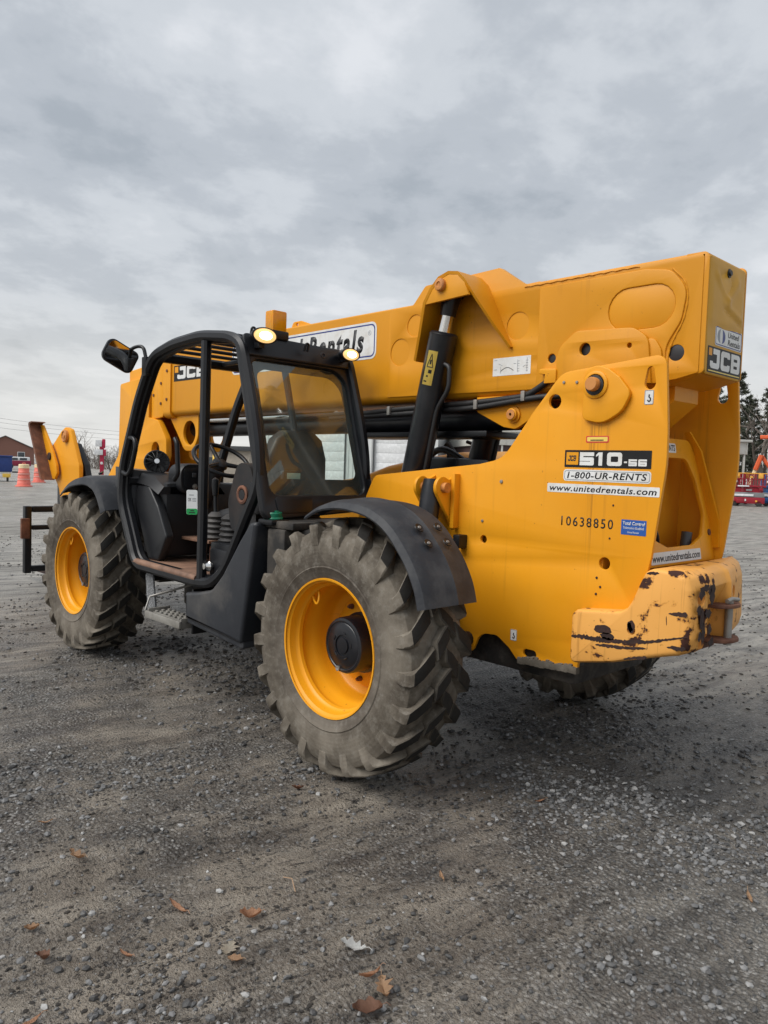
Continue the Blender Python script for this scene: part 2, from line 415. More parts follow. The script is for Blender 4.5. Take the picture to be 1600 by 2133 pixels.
def revolve_bm(bm, prof, c, ax, n=40, close=False):
    """prof: (radius, height along axis)"""
    ax = Vector(ax).normalized(); u = ax.orthogonal().normalized(); w_ = ax.cross(u); c = Vector(c)
    rings = []
    for r, h in prof:
        if r < 1e-6: rings.append([bm.verts.new(c+ax*h)])
        else: rings.append([bm.verts.new(c+ax*h+(u*math.cos(2*PI*k/n)+w_*math.sin(2*PI*k/n))*r) for k in range(n)])
    prs = list(zip(rings, rings[1:]))
    if close: prs.append((rings[-1], rings[0]))
    for a, b in prs:
        for k in range(n):
            k2 = (k+1) % n
            if len(a) == 1 and len(b) == 1: continue
            if len(a) == 1: bm.faces.new((a[0], b[k2], b[k]))
            elif len(b) == 1: bm.faces.new((a[k], a[k2], b[0]))
            else: bm.faces.new((a[k], a[k2], b[k2], b[k]))
    bmesh.ops.recalc_face_normals(bm, faces=bm.faces)
def revolve(name, prof, c, ax, mat, parent=None, n=36, smooth=35, close=False):
    bm = bmesh.new(); revolve_bm(bm, prof, c, ax, n, close)
    return mesh_obj(name, bm, mat, parent, smooth)
def loft(name, sections, mat, parent=None, smooth=40, cap=True, closed_sec=True):
    bm = bmesh.new(); rings = [[bm.verts.new(q) for q in s] for s in sections]; n = len(rings[0])
    for a, b in zip(rings, rings[1:]):
        for k in range(n if closed_sec else n-1):
            bm.faces.new((a[k], a[(k+1) % n], b[(k+1) % n], b[k]))
    if cap: bm.faces.new(rings[0][::-1]); bm.faces.new(rings[-1])
    bmesh.ops.recalc_face_normals(bm, faces=bm.faces)
    return mesh_obj(name, bm, mat, parent, smooth)
def text(name, s, frame, rect, mat, parent, shear=0.0, bold=0.0, th=.0006, lift=.0, keep=False, spacing=1.0):
    """lettering filling rect (u0, v0, u1, v1) of a frame (origin, U, V)"""
    cu = bpy.data.curves.new('t', 'FONT'); cu.body = s; cu.shear = shear; cu.offset = bold; cu.resolution_u = 3; cu.space_character = spacing
    ob = bpy.data.objects.new('t', cu); me = bpy.data.meshes.new_from_object(ob)
    bpy.data.objects.remove(ob); bpy.data.curves.remove(cu)
    xs = [v.co.x for v in me.vertices]; ys = [v.co.y for v in me.vertices]
    x0, x1, y0, y1 = min(xs), max(xs), min(ys), max(ys)
    u0, v0, u1, v1 = rect; sx_ = (u1-u0)/(x1-x0); sy_ = (v1-v0)/(y1-y0)
    if keep: sx_ = sy_ = min(sx_, sy_)
    O, U, V = (Vector(a) for a in frame); Nn = U.cross(V).normalized()
    bm = bmesh.new(); bm.from_mesh(me); bpy.data.meshes.remove(me)
    r = bmesh.ops.extrude_face_region(bm, geom=bm.faces[:])
    top = [g for g in r['geom'] if isinstance(g, bmesh.types.BMVert)]
    for v in top: v.co.z = 1.0
    for v in bm.verts:
        hgt = lift + (th if v.co.z > .5 else -.0003)
        v.co = O+U*(u0+(v.co.x-x0)*sx_)+V*(v0+(v.co.y-y0)*sy_)+Nn*hgt
    bmesh.ops.recalc_face_normals(bm, faces=bm.faces)
    return mesh_obj(name, bm, mat, parent, 0)
def rrect(u0, v0, u1, v1, r): return fillet([(u0, v0, r), (u1, v0, r), (u1, v1, r), (u0, v1, r)], 5)

def glyph(ch, w_, s):
    """squared block letters; w_ = width for a height of 1, s = stroke"""
    r_, q = .14, .06
    if ch == '5': return [fillet([(0, 1), (w_, 1, .03), (w_, 1-s, .03), (s, 1-s), (s, .62), (w_, .62, r_), (w_, 0, r_), (0, 0, .05), (0, s, .03), (w_-s, s, q), (w_-s, .62-s, q), (0, .62-s, .03)])]
    if ch == '1': return [fillet([(w_*.30, 0), (w_*.30+s, 0), (w_*.30+s, 1), (w_*.30-.02, 1), (0, .80), (0, .66), (w_*.30, .80)])]
    if ch == '0': return [fillet([(0, 0, .2), (w_, 0, .2), (w_, 1, .2), (0, 1, .2)]), fillet([(s, s, .08), (w_-s, s, .08), (w_-s, 1-s, .08), (s, 1-s, .08)])]
    if ch == '6': return [fillet([(0, 0, r_), (w_, 0, r_), (w_, .62, r_), (s, .62), (s, 1-s, q), (w_, 1-s, .03), (w_, 1, .03), (0, 1, r_)]), fillet([(s, s, q), (w_-s, s, q), (w_-s, .62-s, q), (s, .62-s, q)])]
    if ch == 'J': return [fillet([(w_*.30, 1, .02), (w_, 1, .02), (w_, 0, .2), (0, 0, .2), (0, .36, .02), (s, .36, .02), (s, s, q), (w_-s, s, q), (w_-s, 1-s, .02), (w_*.30, 1-s, .02)])]
    if ch == 'C': return [fillet([(w_, 1, .2), (0, 1, .2), (0, 0, .2), (w_, 0, .2), (w_, .34, .03), (w_-s, .34, .03), (w_-s, s, q), (s, s, q), (s, 1-s, q), (w_-s, 1-s, q), (w_-s, .66, .03), (w_, .66, .03)])]
    if ch == 'B': return [fillet([(0, 0, .02), (w_, 0, .2), (w_, .5, .08), (w_, 1, .2), (0, 1, .02)]), fillet([(s, s*.85, .03), (w_-s, s*.85, q), (w_-s, .5-s*.38, q), (s, .5-s*.38, .03)]), fillet([(s, .5+s*.38, .03), (w_-s, .5+s*.38, q), (w_-s, 1-s*.85, q), (s, 1-s*.85, .03)])]
    return []
def block(name, st_, frame, rect, mat, parent, lift=.001, w_=.8, s=.24, gap=.12, shear=0.0):
    loops = []; x = 0.0
    for c_ in st_:
        ww = w_*(.62 if c_ == '1' else 1)
        loops += [[(x+a+shear*b, b) for a, b in lp] for lp in glyph(c_, ww, s)]; x += ww+gap
    x -= gap; u0, v0, u1, v1 = rect
    loops = [[(u0+a/x*(u1-u0), v0+b*(v1-v0)) for a, b in lp] for lp in loops]
    return plateF(name, loops, .0006, frame, mat, parent, 0, lift=lift)
# ------------------------------------------------------------------ ground
def fbm(x, y, s, o=3):
    return noise.fractal(Vector((x*s, y*s, 3.7)), 1.0, 2.0, o)
TRK = R(81)      # direction in which wheels have been dragging the mud about
ct, st = math.cos(TRK), math.sin(TRK)
def ground_h(x, y):
    d = math.hypot(x+2.8, y-3.5)
    if d > 40: return 0.0
    a = x*ct+y*st; b = -x*st+y*ct
    f = max(0.0, 1-d/40)
    h = .012*fbm(x, y, .55) + .014*noise.fractal(Vector((a*.9, b*4.5, 1.0)), 1.0, 2.0, 3)
    if d < 12: h += .006*fbm(x, y, 7.0, 3)
    if d < 9:      # old wheel tracks
        for b0, ph in ((-.42, 0.0), (.62, 1.3)):
            q = abs(b+.12*math.sin(a*.7+ph)-b0)
            if q < .26:
                f2 = (1-(q/.26)**4); h += -.010*f2+.009*f2*math.sin(a*2*PI/.17+q*16)*(.55+.6*noise.noise(Vector((a*1.3, b*1.3, 5))))
    # flat under the tyres
    return h*f - .004
def axis(lo, hi, step, far, k=1.22):
    a = []; v = lo
    while v <= hi: a.append(v); v += step
    s = step; v = a[-1]
    while v < far: s *= k; v += s; a.append(v)
    s = step; v = a[0]; b = []
    while v > -far: s *= k; v -= s; b.append(v)
    return b[::-1]+a
gx = axis(-2.6, 5.2, .034, 2500); gy = axis(-3.4, 3.4, .034, 2500)
verts = [(x, y, ground_h(x, y)) for y in gy for x in gx]
nx = len(gx)
faces = [(j*nx+i, j*nx+i+1, (j+1)*nx+i+1, (j+1)*nx+i) for j in range(len(gy)-1) for i in range(nx-1)]
me = bpy.data.meshes.new('ground'); me.from_pydata(verts, [], faces)
m, t, p = principled('gravel_ground'); MATS['gravel_ground'] = m
v = objvec(t)
tr0 = N(t, 'ShaderNodeMapping'); tr0.inputs['Rotation'].default_value = (0, 0, -TRK); L(t, v, tr0.inputs[0])
tr = N(t, 'ShaderNodeMapping'); tr.inputs['Scale'].default_value = (.55, 2.8, 1); L(t, tr0.outputs[0], tr.inputs[0])
tr2 = N(t, 'ShaderNodeMapping'); tr2.inputs['Scale'].default_value = (9, 26, 9); L(t, tr0.outputs[0], tr2.inputs[0])
big = nz(t, v, .45, 3, .6); med = nz(t, v, 2.3, 4, .62); fine = nz(t, v, 75, 3, .75); fin2 = nz(t, tr2.outputs[0], 1.0, 4, .72)
drag = nz(t, tr.outputs[0], 2.4, 5, .66, .3)
vo = N(t, 'ShaderNodeTexVoronoi'); vo.inputs['Scale'].default_value = 62; L(t, v, vo.inputs['Vector'])
grv = ramp(t, mth(t, 'ADD', mth(t, 'MULTIPLY', big, .6), mth(t, 'MULTIPLY', med, .4)), [(.43, (0, 0, 0)), (.56, (1, 1, 1))])
mudc = mix(t, ramp(t, drag, [(.34, (0, 0, 0)), (.64, (1, 1, 1))]), (.120, .099, .079), (.335, .292, .238))
crumb = mth(t, 'ADD', mth(t, 'MULTIPLY', fine, .45), mth(t, 'MULTIPLY', fin2, .55))
mudc = mix(t, ramp(t, crumb, [(.40, (1, 1, 1)), (.475, (0, 0, 0))]), mudc, (.016, .014, .013))  # dark crumbs, with the shade of the fine relief put into the colour
sepc = N(t, 'ShaderNodeSeparateColor'); L(t, vo.outputs['Color'], sepc.inputs[0])
stc = ramp(t, sepc.outputs[0], [(0, (.035, .035, .036)), (.45, (.12, .120, .120)), (.8, (.26, .26, .255)), (1, (.48, .48, .47))])
stc = mix(t, ramp(t, vo.outputs['Distance'], [(.35, (0, 0, 0)), (.62, (1, 1, 1))]), stc, (.020, .020, .020))
col = mix(t, mth(t, 'MULTIPLY', grv, .70), mudc, stc)
brn = ramp(t, med, [(.56, (0, 0, 0)), (.72, (1, 1, 1))])
col = mix(t, mth(t, 'MULTIPLY', brn, .30), col, (.085, .055, .040))
# glancing sky sheen painted as paler colour away from the parking place
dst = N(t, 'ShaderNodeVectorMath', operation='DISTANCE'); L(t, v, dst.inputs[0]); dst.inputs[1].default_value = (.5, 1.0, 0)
far_sheen = ramp(t, mth(t, 'MULTIPLY', mth(t, 'ADD', dst.outputs['Value'], mth(t, 'MULTIPLY', big, 5)), .02), [(.085, (0, 0, 0)), (.18, (1, 1, 1))])
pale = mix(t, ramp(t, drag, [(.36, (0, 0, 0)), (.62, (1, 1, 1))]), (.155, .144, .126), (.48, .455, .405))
col = mix(t, mth(t, 'MULTIPLY', far_sheen, .85), col, pale)
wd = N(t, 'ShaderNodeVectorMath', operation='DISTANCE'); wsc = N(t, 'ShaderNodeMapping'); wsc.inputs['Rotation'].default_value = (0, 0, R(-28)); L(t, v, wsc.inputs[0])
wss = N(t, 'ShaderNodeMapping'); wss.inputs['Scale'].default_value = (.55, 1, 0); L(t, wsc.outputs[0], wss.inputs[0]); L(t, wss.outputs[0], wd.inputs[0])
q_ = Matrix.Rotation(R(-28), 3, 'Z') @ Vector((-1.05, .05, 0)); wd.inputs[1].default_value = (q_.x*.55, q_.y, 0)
darkm = ramp(t, mth(t, 'ADD', wd.outputs['Value'], mth(t, 'MULTIPLY', med, .9)), [(.55, (1, 1, 1)), (1.25, (0, 0, 0))])  # darker oval patch behind and under the machine, ragged edge
col = mix(t, mth(t, 'MULTIPLY', darkm, .62), col, mix(t, ramp(t, vo.outputs['Distance'], [(.3, (0, 0, 0)), (.6, (1, 1, 1))]), (.060, .060, .061), (.010, .010, .010)))
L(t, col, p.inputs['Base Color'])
wet = ramp(t, big, [(.40, (.30, .30, .30)), (.60, (.58, .58, .58))])
L(t, wet, p.inputs['Roughness']); p.inputs['Specular IOR Level'].default_value = .5
hgt = mth(t, 'ADD', mth(t, 'ADD', mth(t, 'MULTIPLY', drag, 1.5), mth(t, 'MULTIPLY', crumb, 1.9)),
          mth(t, 'MULTIPLY', mth(t, 'MULTIPLY', vo.outputs['Distance'], grv), -.6))
bump(t, hgt, 1.0, .034, p)
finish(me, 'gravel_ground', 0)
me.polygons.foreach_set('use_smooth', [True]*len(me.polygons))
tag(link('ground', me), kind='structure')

# ------------------------------------------------------------------ the telehandler
ROOT = empty('telehandler', (1.5, 0, 0)); ORG['telehandler'] = Vector((1.5, 0, 0))
tag(ROOT, 'yellow and black telescopic handler with open cab parked on the gravel yard', 'telehandler')
T = ROOT
def SIDE(y): return ((0, y, 0), (-1, 0, 0), (0, 0, 1))     # facing +y; u = -x, v = z
def sx2(pts): return [(-a, *r) for a, *r in pts]

# --- boom
def boom_sec(x, hw, z0, z1, rb=.05, rt=.012):
    return [(x, a, b) for a, b in fillet([(-hw, z0, rb), (hw, z0, rb), (hw, z1, rt), (-hw, z1, rt)], 5)]
boom = loft('boom', [boom_sec(-1.300, .2, 1.962, 2.487, .012), boom_sec(-1.24, .2, 1.94, 2.487, .03), boom_sec(-1.10, .2, 1.912, 2.487), boom_sec(3.42, .2, 1.905, 2.487)], 'yellow_boom', T)
ovals = [stadium(-1.184, -.854, 2.182, 2.378), circle(-.325, 2.275, .073), circle(.55, 2.212, .082), circle(.43, 2.36, .065)]
dark_holes = [circle(-.549, 2.087, .023, 20), circle(-1.197, 2.061, .036, 24)]
over = fillet([(-1.10, 1.935, .05), (-1.20, 1.945, .05), (-1.30, 1.968, .01), (-1.30, 2.478, .02), (-.385, 2.478, .03), (-.335, 2.50, .03), (-.19, 2.597, .02), (.355, 2.582, .03), (.455, 2.478, .05), (.65, 2.478, .0), (.65, 1.945, 0)], 4)
for s in (1, -1):
    base = plateY('reinforcement_plate', [over] + ovals[1:] + dark_holes, s*.165, s*.2045, 'yellow_boom', T, .002)
    cover = fillet([(-1.03, 2.452, .06), (-1.16, 2.43, .09), (-1.236, 2.335, .1), (-1.215, 2.20, .1), (-1.145, 2.09, .12), (-1.158, 1.95, .02), (-.46, 1.95, 0), (-.46, 2.452, 0)], 6)
    plateY('pressed_panel', [cover, ovals[0], dark_holes[0]], s*.200, s*.2115, 'yellow_boom', T, .004, 2)
    plateY('panel_floor', [stadium(-1.182, -.856, 2.184, 2.376)], s*.198, s*.2060, 'yellow_boom', T, .001)
    # ear round the boom pivot
    ear = fillet([(-.585, 1.93), (-.60, 2.13, .09), (-.70, 2.205, .06), (-1.00, 2.19, .08), (-1.075, 2.14, .07), (-1.10, 1.93)], 5)
    plateY('pivot_ear', [ear, circle(-.752, 2.112, .030), circle(-.985, 2.109, .012, 14)], s*.212, s*.236, 'yellow_boom', T, .004)
    ear2 = fillet([(-1.02, 1.93), (-1.02, 2.10, .05), (-1.09, 2.15, .06), (-1.135, 2.08, .06), (-1.15, 1.93)], 5)
    plateY('pivot_ear_backing', [ear2], s*.2085, s*.224, 'yellow_boom', T, .004)
    # black discs standing in for the shade of the hollow behind the holes
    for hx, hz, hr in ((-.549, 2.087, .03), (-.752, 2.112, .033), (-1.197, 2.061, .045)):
        plateY('hole_shade', [circle(hx, hz, hr, 20)], *((s*.2116, s*.2124) if hx == -.752 else (s*.2002, s*.2012)), 'ink', T, .0002)
# weld beads
tube('weld_bead', [(-.36-i*.02, .2065, 2.470+.002*math.sin(i*2.1)) for i in range(33)], [.003+.001*math.sin(i*1.7) for i in range(33)], 'yellow_boom', T, 6)
wl = [Vector((-1.16, .206, 2.435)), Vector((-1.225, .206, 2.37)), Vector((-1.240, .206, 2.30)), Vector((-1.225, .206, 2.20)), Vector((-1.18, .206, 2.12)), Vector((-1.158, .206, 2.05)), Vector((-1.162, .206, 1.96))]
wl = smooth_path(wl, .06, 6)
tube('weld_bead', wl, [.0035+.0012*math.sin(i*1.9) for i in range(len(wl))], 'yellow_boom', T, 6)
# rear cap: a pressed cover held by one bolt
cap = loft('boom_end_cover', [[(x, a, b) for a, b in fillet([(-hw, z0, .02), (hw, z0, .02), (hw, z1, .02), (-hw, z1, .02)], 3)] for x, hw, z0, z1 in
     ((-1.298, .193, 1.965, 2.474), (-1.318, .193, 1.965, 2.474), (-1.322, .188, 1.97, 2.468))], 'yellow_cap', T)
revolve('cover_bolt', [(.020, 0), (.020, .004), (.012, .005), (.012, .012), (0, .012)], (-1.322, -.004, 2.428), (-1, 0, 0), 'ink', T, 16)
# dented skin of the cover
bm = bmesh.new(); ny_, nz_ = 26, 34; gr = []
def segd(py, pz, a, b):
    ax_, az_ = b[0]-a[0], b[1]-a[1]; u = max(0, min(1, ((py-a[0])*ax_+(pz-a[1])*az_)/(ax_*ax_+az_*az_))); return math.hypot(py-a[0]-ax_*u, pz-a[1]-az_*u)
for j_ in range(nz_+1):
    row = []
    for i_ in range(ny_+1):
        y_ = -.186+.372*i_/ny_; z_ = 1.972+.495*j_/nz_
        hgt_ = .004+.004*noise.noise(Vector((y_*9, z_*9, 2)))
        hgt_ += .007*math.exp(-(segd(y_, z_, (.12, 2.40), (-.01, 2.305))/.014)**2)+.006*math.exp(-(segd(y_, z_, (-.01, 2.305), (-.10, 2.40))/.02)**2)
        hgt_ -= .008*math.exp(-((y_-.02)**2+(z_-2.37)**2)/.004)
        hgt_ -= .006*math.exp(-(segd(y_, z_, (.03, 2.265), (-.16, 2.215))/.010)**2); hgt_ += .005*math.exp(-(segd(y_, z_, (.03, 2.285), (-.16, 2.235))/.014)**2)
        ed = min(i_, ny_-i_, j_, nz_-j_); hgt_ *= min(1, ed/2)
        if z_ < 2.20: hgt_ *= max(0, (z_-2.17)/.03) if z_ > 2.17 else 0
        row.append(bm.verts.new((-1.3222-hgt_, y_, z_)))
    gr.append(row)
for a_, b_ in zip(gr, gr[1:]):
    for k_ in range(ny_): bm.faces.new((a_[k_], b_[k_], b_[k_+1], a_[k_+1]))
bmesh.ops.recalc_face_normals(bm, faces=bm.faces)
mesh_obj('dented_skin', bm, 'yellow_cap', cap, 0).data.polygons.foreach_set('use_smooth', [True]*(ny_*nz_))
plateY('boom_side_end', [fillet([(-1.322, 1.966, .02), (-1.322, 2.487, .03), (-1.22, 2.487), (-1.20, 1.955)], 5)], .1935, .2000, 'yellow_boom', T, .002)
plateY('boom_side_end', [fillet([(-1.322, 1.966, .02), (-1.322, 2.495, .03), (-1.22, 2.495), (-1.20, 1.955)], 5)], -.2070, -.1935, 'yellow_boom', T, .003)
# top lifting lug
plateY('lifting_lug', [fillet([(1.36, 2.48), (1.48, 2.492, .06), (1.60, 2.53, .03), (1.69, 2.53, .03), (1.72, 2.48)], 4), circle(1.645, 2.508, .012, 14)], .15, .165, 'yellow', T, .002)
# gusset under the boom carrying the displacement cylinder pin
plateY('under_gusset', [fillet([(-.06, 1.915), (-.06, 1.835, .02), (-.25, 1.748, .04), (-.33, 1.735, .06), (-.43, 1.79, .04), (-.55, 1.915)], 5)], .165, .195, 'yellow', T, .004)
plateY('under_gusset', [fillet([(-.06, 1.915), (-.06, 1.835, .02), (-.25, 1.748, .04), (-.33, 1.735, .06), (-.43, 1.79, .04), (-.55, 1.915)], 5)], -.195, -.165, 'yellow', T, .004)
pin = revolve('gusset_pin', [(.043, 0), (.043, .010), (.033, .012), (.033, .026), (.028, .030), (0, .030)], (-.318, .195, 1.812), (0, 1, 0), 'yellow', T, 24)
revolve('pin_head', [(.026, .028), (.026, .034), (.008, .035), (.008, .030), (0, .030)], (-.318, .195, 1.812), (0, 1, 0), 'pin_face', pin, 20)
# displacement / extension cylinders and the belly tray
tube('extension_cylinder', [(-.42, 0, 1.815), (3.30, 0, 1.80)], .072, 'cylinder_black', T, 20)
tube('extension_rod', [(1.25, .11, 1.865), (3.1, .11, 1.86)], .022, 'chrome', T, 12)
box('under_tray', -.10, 1.05, -.15, .15, 1.70, 1.735, 'black_satin', T, .01)
# hoses along the boom's lower edge
tube('boom_hose', [(-.62, .215, 2.02), (-.52, .218, 1.962), (-.41, .218, 1.902), (-.09, .216, 1.884), (.47, .214, 1.868), (.82, .212, 1.852), (1.6, .19, 1.85)], .017, 'hose', T, 10, corner=.08)
tube('boom_hose', [(-.72, .222, 1.90), (-.47, .222, 1.893), (-.09, .220, 1.856), (.47, .214, 1.838), (1.2, .20, 1.83)], .017, 'hose', T, 10, corner=.08)
for x, z in ((-.40, 1.90), (-.085, 1.868), (.60, 1.855)):
    box('hose_clip', x-.012, x+.012, .195, .242, z-.022, z+.03, 'bare_steel', T, .003)
hb = plateY('hose_bracket', [fillet([(-.60, 1.96), (-.60, 2.03, .01), (-.50, 2.035, .01), (-.50, 2.01), (-.535, 2.005), (-.53, 1.96)], 3)], .206, .245, 'yellow', T, .003)
# boom nose: collar, inner section, gooseneck plates
loft('boom_collar', [boom_sec(3.40, .214, 1.885, 2.50, .06), boom_sec(3.53, .214, 1.885, 2.50, .06)], 'yellow', T)
loft('inner_boom', [boom_sec(3.45, .165, 1.95, 2.43), boom_sec(4.30, .165, 1.95, 2.36)], 'yellow', T)
for s in (1, -1):
    plateY('wear_pad_cover', [fillet([(3.56, 1.90, .02), (3.78, 1.88, .02), (3.78, 2.36, .02), (3.56, 2.40, .02)], 3)], s*.165, s*.196, 'yellow', T, .004)
    neck = fillet([(3.80, 2.285, .02), (4.40, 2.235, .03), (4.42, 1.55, .1), (4.75, 1.25, .2), (5.45, .78, .08), (5.25, .50, .1), (4.6, .66, .2), (4.1, 1.12, .2), (3.70, 1.43, .10), (3.45, 1.50, .08), (3.46, 1.70, .1), (3.62, 1.87, .04), (3.80, 1.90)], 6)
    plateY('gooseneck_plate', [neck, circle(3.66, 1.60, .075)], s*.16, s*.215, 'yellow', T, .006)
    ring = fillet([(3.02, 1.93), (3.02, 1.72, .12), (3.10, 1.60, .1), (3.25, 1.60, .1), (3.38, 1.75, .1), (3.55, 1.93)], 6)
    plateY('cylinder_bracket', [ring, circle(3.17, 1.755, .105, 24)], s*.12, s*.15, 'yellow', T, .004)
loft('gooseneck_web', [[(x, a, z) for a in (-.158, .158)] + [(x+.001, .158, z-.02), (x+.001, -.158, z-.02)] for x, z in ((4.385, 2.23), (4.40, 1.55), (4.72, 1.25), (5.40, .80))], 'yellow', T)
for bx, bz in ((3.60, 2.20), (3.60, 2.02), (3.74, 2.28), (3.74, 2.10), (3.46, 2.30), (3.46, 2.05)):
    revolve('boom_bolt', [(.013, 0), (.013, .008), (0, .009)], (bx, .214 if bx < 3.5 else .196, bz), (0, 1, 0), 'rust', T, 8)

# --- lift cylinders and their arched brackets
arch = [(.33, 2.13, .29), (.245, 2.275, .345), (.165, 2.42, .40), (.118, 2.49, .40), (.065, 2.538, .40), (.0, 2.556, .40), (-.06, 2.546, .40), (-.105, 2.505, .40), (-.15, 2.42, .365), (-.22, 2.28, .29), (-.285, 2.160, .222)]
for s in (1, -1):
    secs = []
    for i, (x, z, yo) in enumerate(arch):
        a = arch[max(i-1, 0)]; b = arch[min(i+1, len(arch)-1)]
        tx, tz = b[0]-a[0], b[1]-a[1]; l = math.hypot(tx, tz); nxn, nzn = tz/l, -tx/l
        if nzn < 0 and abs(nzn) > .3: nxn, nzn = -nxn, -nzn
        # outward = away from the arch's middle
        if nxn*(x-.02)+nzn*(z-2.25) < 0: nxn, nzn = -nxn, -nzn
        th = .016
        secs.append([(x, s*.20, z), (x, s*yo, z), (x+nxn*th, s*(yo+.004), z+nzn*th), (x+nxn*th, s*.20, z+nzn*th)])
    loft('lift_bracket', secs, 'yellow_boom', T, 30)
    face = [(.17, 2.415), (.122, 2.49), (.067, 2.538), (.0, 2.556), (-.062, 2.546), (-.108, 2.505), (-.142, 2.43)]
    plateY('bracket_face', [face], s*.378, s*.3985, 'yellow_boom', T, .002)
    pin = revolve('lift_pin', [(.034, 0), (.034, .020), (.029, .026), (.016, .028), (.012, .022), (0, .022)], (.05, s*.397, 2.505), (0, s, 0), 'pin_face', T, 24)
    y = s*.285
    A = Vector((.066, y, 2.505)); D = Vector((.308-.122, 0, 1.499-2.282)).normalized()
    barrel = tube('lift_cylinder', [A+D*.235, A+D*.25, A+D*.262, A+D*1.75], [.070, .083, .080, .080], 'cylinder_black', T, 28)
    tube('lift_rod', [A+D*.05, A+D*.30], .037, 'chrome', T, 20)
    tube('rod_eye', [A+D*-.05, A+D*.0, A+D*.10, A+D*.145], [.052, .062, .048, .044], 'cylinder_black', T, 20)
    tube('rod_eye_bush', [A+Vector((0, -.06, 0)), A+Vector((0, .06, 0))], .052, 'cylinder_black', T, 16)
    q = A+D*.46+Vector((-.085, 0, 0))
    tube('cylinder_hose', [A+D*.42+Vector((-.07, s*.02, 0)), q+Vector((-.035, s*.02, .02)), q+Vector((-.035, s*.02, -.10)), A+D*.68+Vector((-.085, s*.02, 0)), A+D*1.3+Vector((-.09, s*.01, 0))], .014, 'hose', T, 10, corner=.04)

# --- chassis side plates
key = [(-1.175+.017*math.cos(a), 1.962+.020*math.sin(a)) for a in [PI*i/8 for i in range(9)]] + [(-1.175+.026*math.cos(a), 1.912+.028*math.sin(a)) for a in [PI+PI*i/8 for i in range(9)]]
plate = fillet([(-1.243, 2.032, .05), (-.73, 1.985, .10), (-.573, 1.801, 0), (-.475, 1.672, .25), (-.40, 1.575, .18), (-.25, 1.545, .1), (.345, 1.484, 0), (.548, 1.463, .06), (.612, 1.345, .03), (.80, .95, 0), (.80, .55, 0), (-.25, .55, .05), (-.30, .665, .08), (-.41, .672, .05), (-.49, .622, .03), (-.54, .572, .02), (-.62, .578, .01), (-.885, .60, 0), (-.90, .70, 0), (-1.10, .76, 0), (-1.17, .90, 0), (-1.222, 1.163, .2), (-1.268, 1.56, .6), (-1.266, 1.70, .3)], 6)
holes = [circle(-.697, 1.851, .034), key, circle(-.298, 1.156, .021, 20), circle(-1.0, 1.109, .028, 24), stadium(-.655, -.575, .598, .637, 8)]
for s in (1, -1):
    plateY('side_plate', [plate] + holes, s*.365, s*.385, 'yellow_plate', T, .003)
    # pivot doubler and pin
    dbl = fillet([(-.862, 1.76, .03), (-.862, 1.94, .03), (-.872, 1.985, .04), (-.93, 2.005, .06), (-.985, 1.985, .05), (-1.04, 1.945, .02), (-1.10, 1.872, .04), (-1.06, 1.79, .10), (-.965, 1.738, .10)], 6)
    plateY('pivot_doubler', [dbl], s*.3845, s*.409, 'yellow', T, .005, 2)
    revolve('pivot_boss', [(.062, 0), (.062, .008), (.054, .012), (.048, .012)], (-.926, s*.407, 1.915), (0, s, 0), 'yellow', T, 30)
    revolve('pivot_grease_ring', [(.045, .002), (.045, .014), (.030, .016)], (-.926, s*.409, 1.912), (0, s, 0), 'ink', T, 24)
    revolve('pivot_pin', [(.031, .0), (.031, .044), (.028, .049), (0, .049)], (-.928, s*.409, 1.915), (0, s, 0), 'pin_face', T, 24)
for x, z, r_, mt in ((-.813, 1.935, .008, 'bare_steel'), (-.743, 1.938, .008, 'bare_steel'), (-.40, 1.459, .010, 'bare_steel'), (-.287, 1.251, .008, 'bare_steel'), (-.965, 1.04, .006, 'rust_dark'), (-.985, 1.00, .006, 'rust_dark'), (-.965, .965, .006, 'rust_dark'), (-1.03, 1.375, .005, 'rust_dark'), (-1.02, 1.225, .005, 'rust_dark')):
    revolve('plate_bolt', [(r_, 0), (r_*.8, r_*.6), (0, r_*.75)], (x, .385, z), (0, 1, 0), mt, T, 10)
# grime ring below the lower edge, caked mud
bm = bmesh.new()
for i in range(26):
    u = i/25; x = -.56-.32*u; box_bm(bm, x-.009, x+.009, .366, .398, .560+.02*u-.006*rnd.random(), .588+.016*u+.018*rnd.random(), .004)
mesh_obj('caked_mud', bm, 'mud', T)
box('frame_pocket', -.87, -.68, .30, .362, .60, .66, 'black_satin', T, .004)
box('frame_pocket', -.66, -.56, .30, .362, .58, .65, 'ink', T, .004)

# rear cross panel, arched, with the service opening
CP = ((-1.165, 0, 1.10), (0, -1, 0), Vector((.17, 0, 1)).normalized())
cpo = fillet([(-.362, 0), (.362, 0), (.362, .20, .06), (.285, .50, .06), (.215, .60, .06), (-.215, .60, .06), (-.285, .50, .06), (-.362, .20, .06)], 5)
cph = fillet([(-.13, .085, .06), (.13, .085, .06), (.25, .125, .06), (.295, .225, .05), (.24, .40, .1), (.165, .505, .07), (-.165, .505, .07), (-.24, .40, .1), (-.295, .225, .05), (-.25, .125, .06)], 5)
plateF('cross_panel', [cpo, cph], .02, CP, 'yellow', T, .004)
def cp(u, v, n=0.0):
    O, U, V = (Vector(a) for a in CP); return O+U*u+V*v+U.cross(V)*n
for s in (1, -1):
    loft('cross_panel_flange', [[cp(s*u, v, .0), cp(s*(u+.008), v, .0), cp(s*(u+.012), v, d), cp(s*(u-.006), v, d)] for u, v, d in ((.215, .64, .03), (.262, .54, .055), (.335, .25, .065), (.353, .19, .065), (.353, .06, .05))], 'yellow', T, 30)
box('inner_bulkhead', -.98, -.955, -.364, .364, .70, 1.62, 'yellow_inner', T, .003)
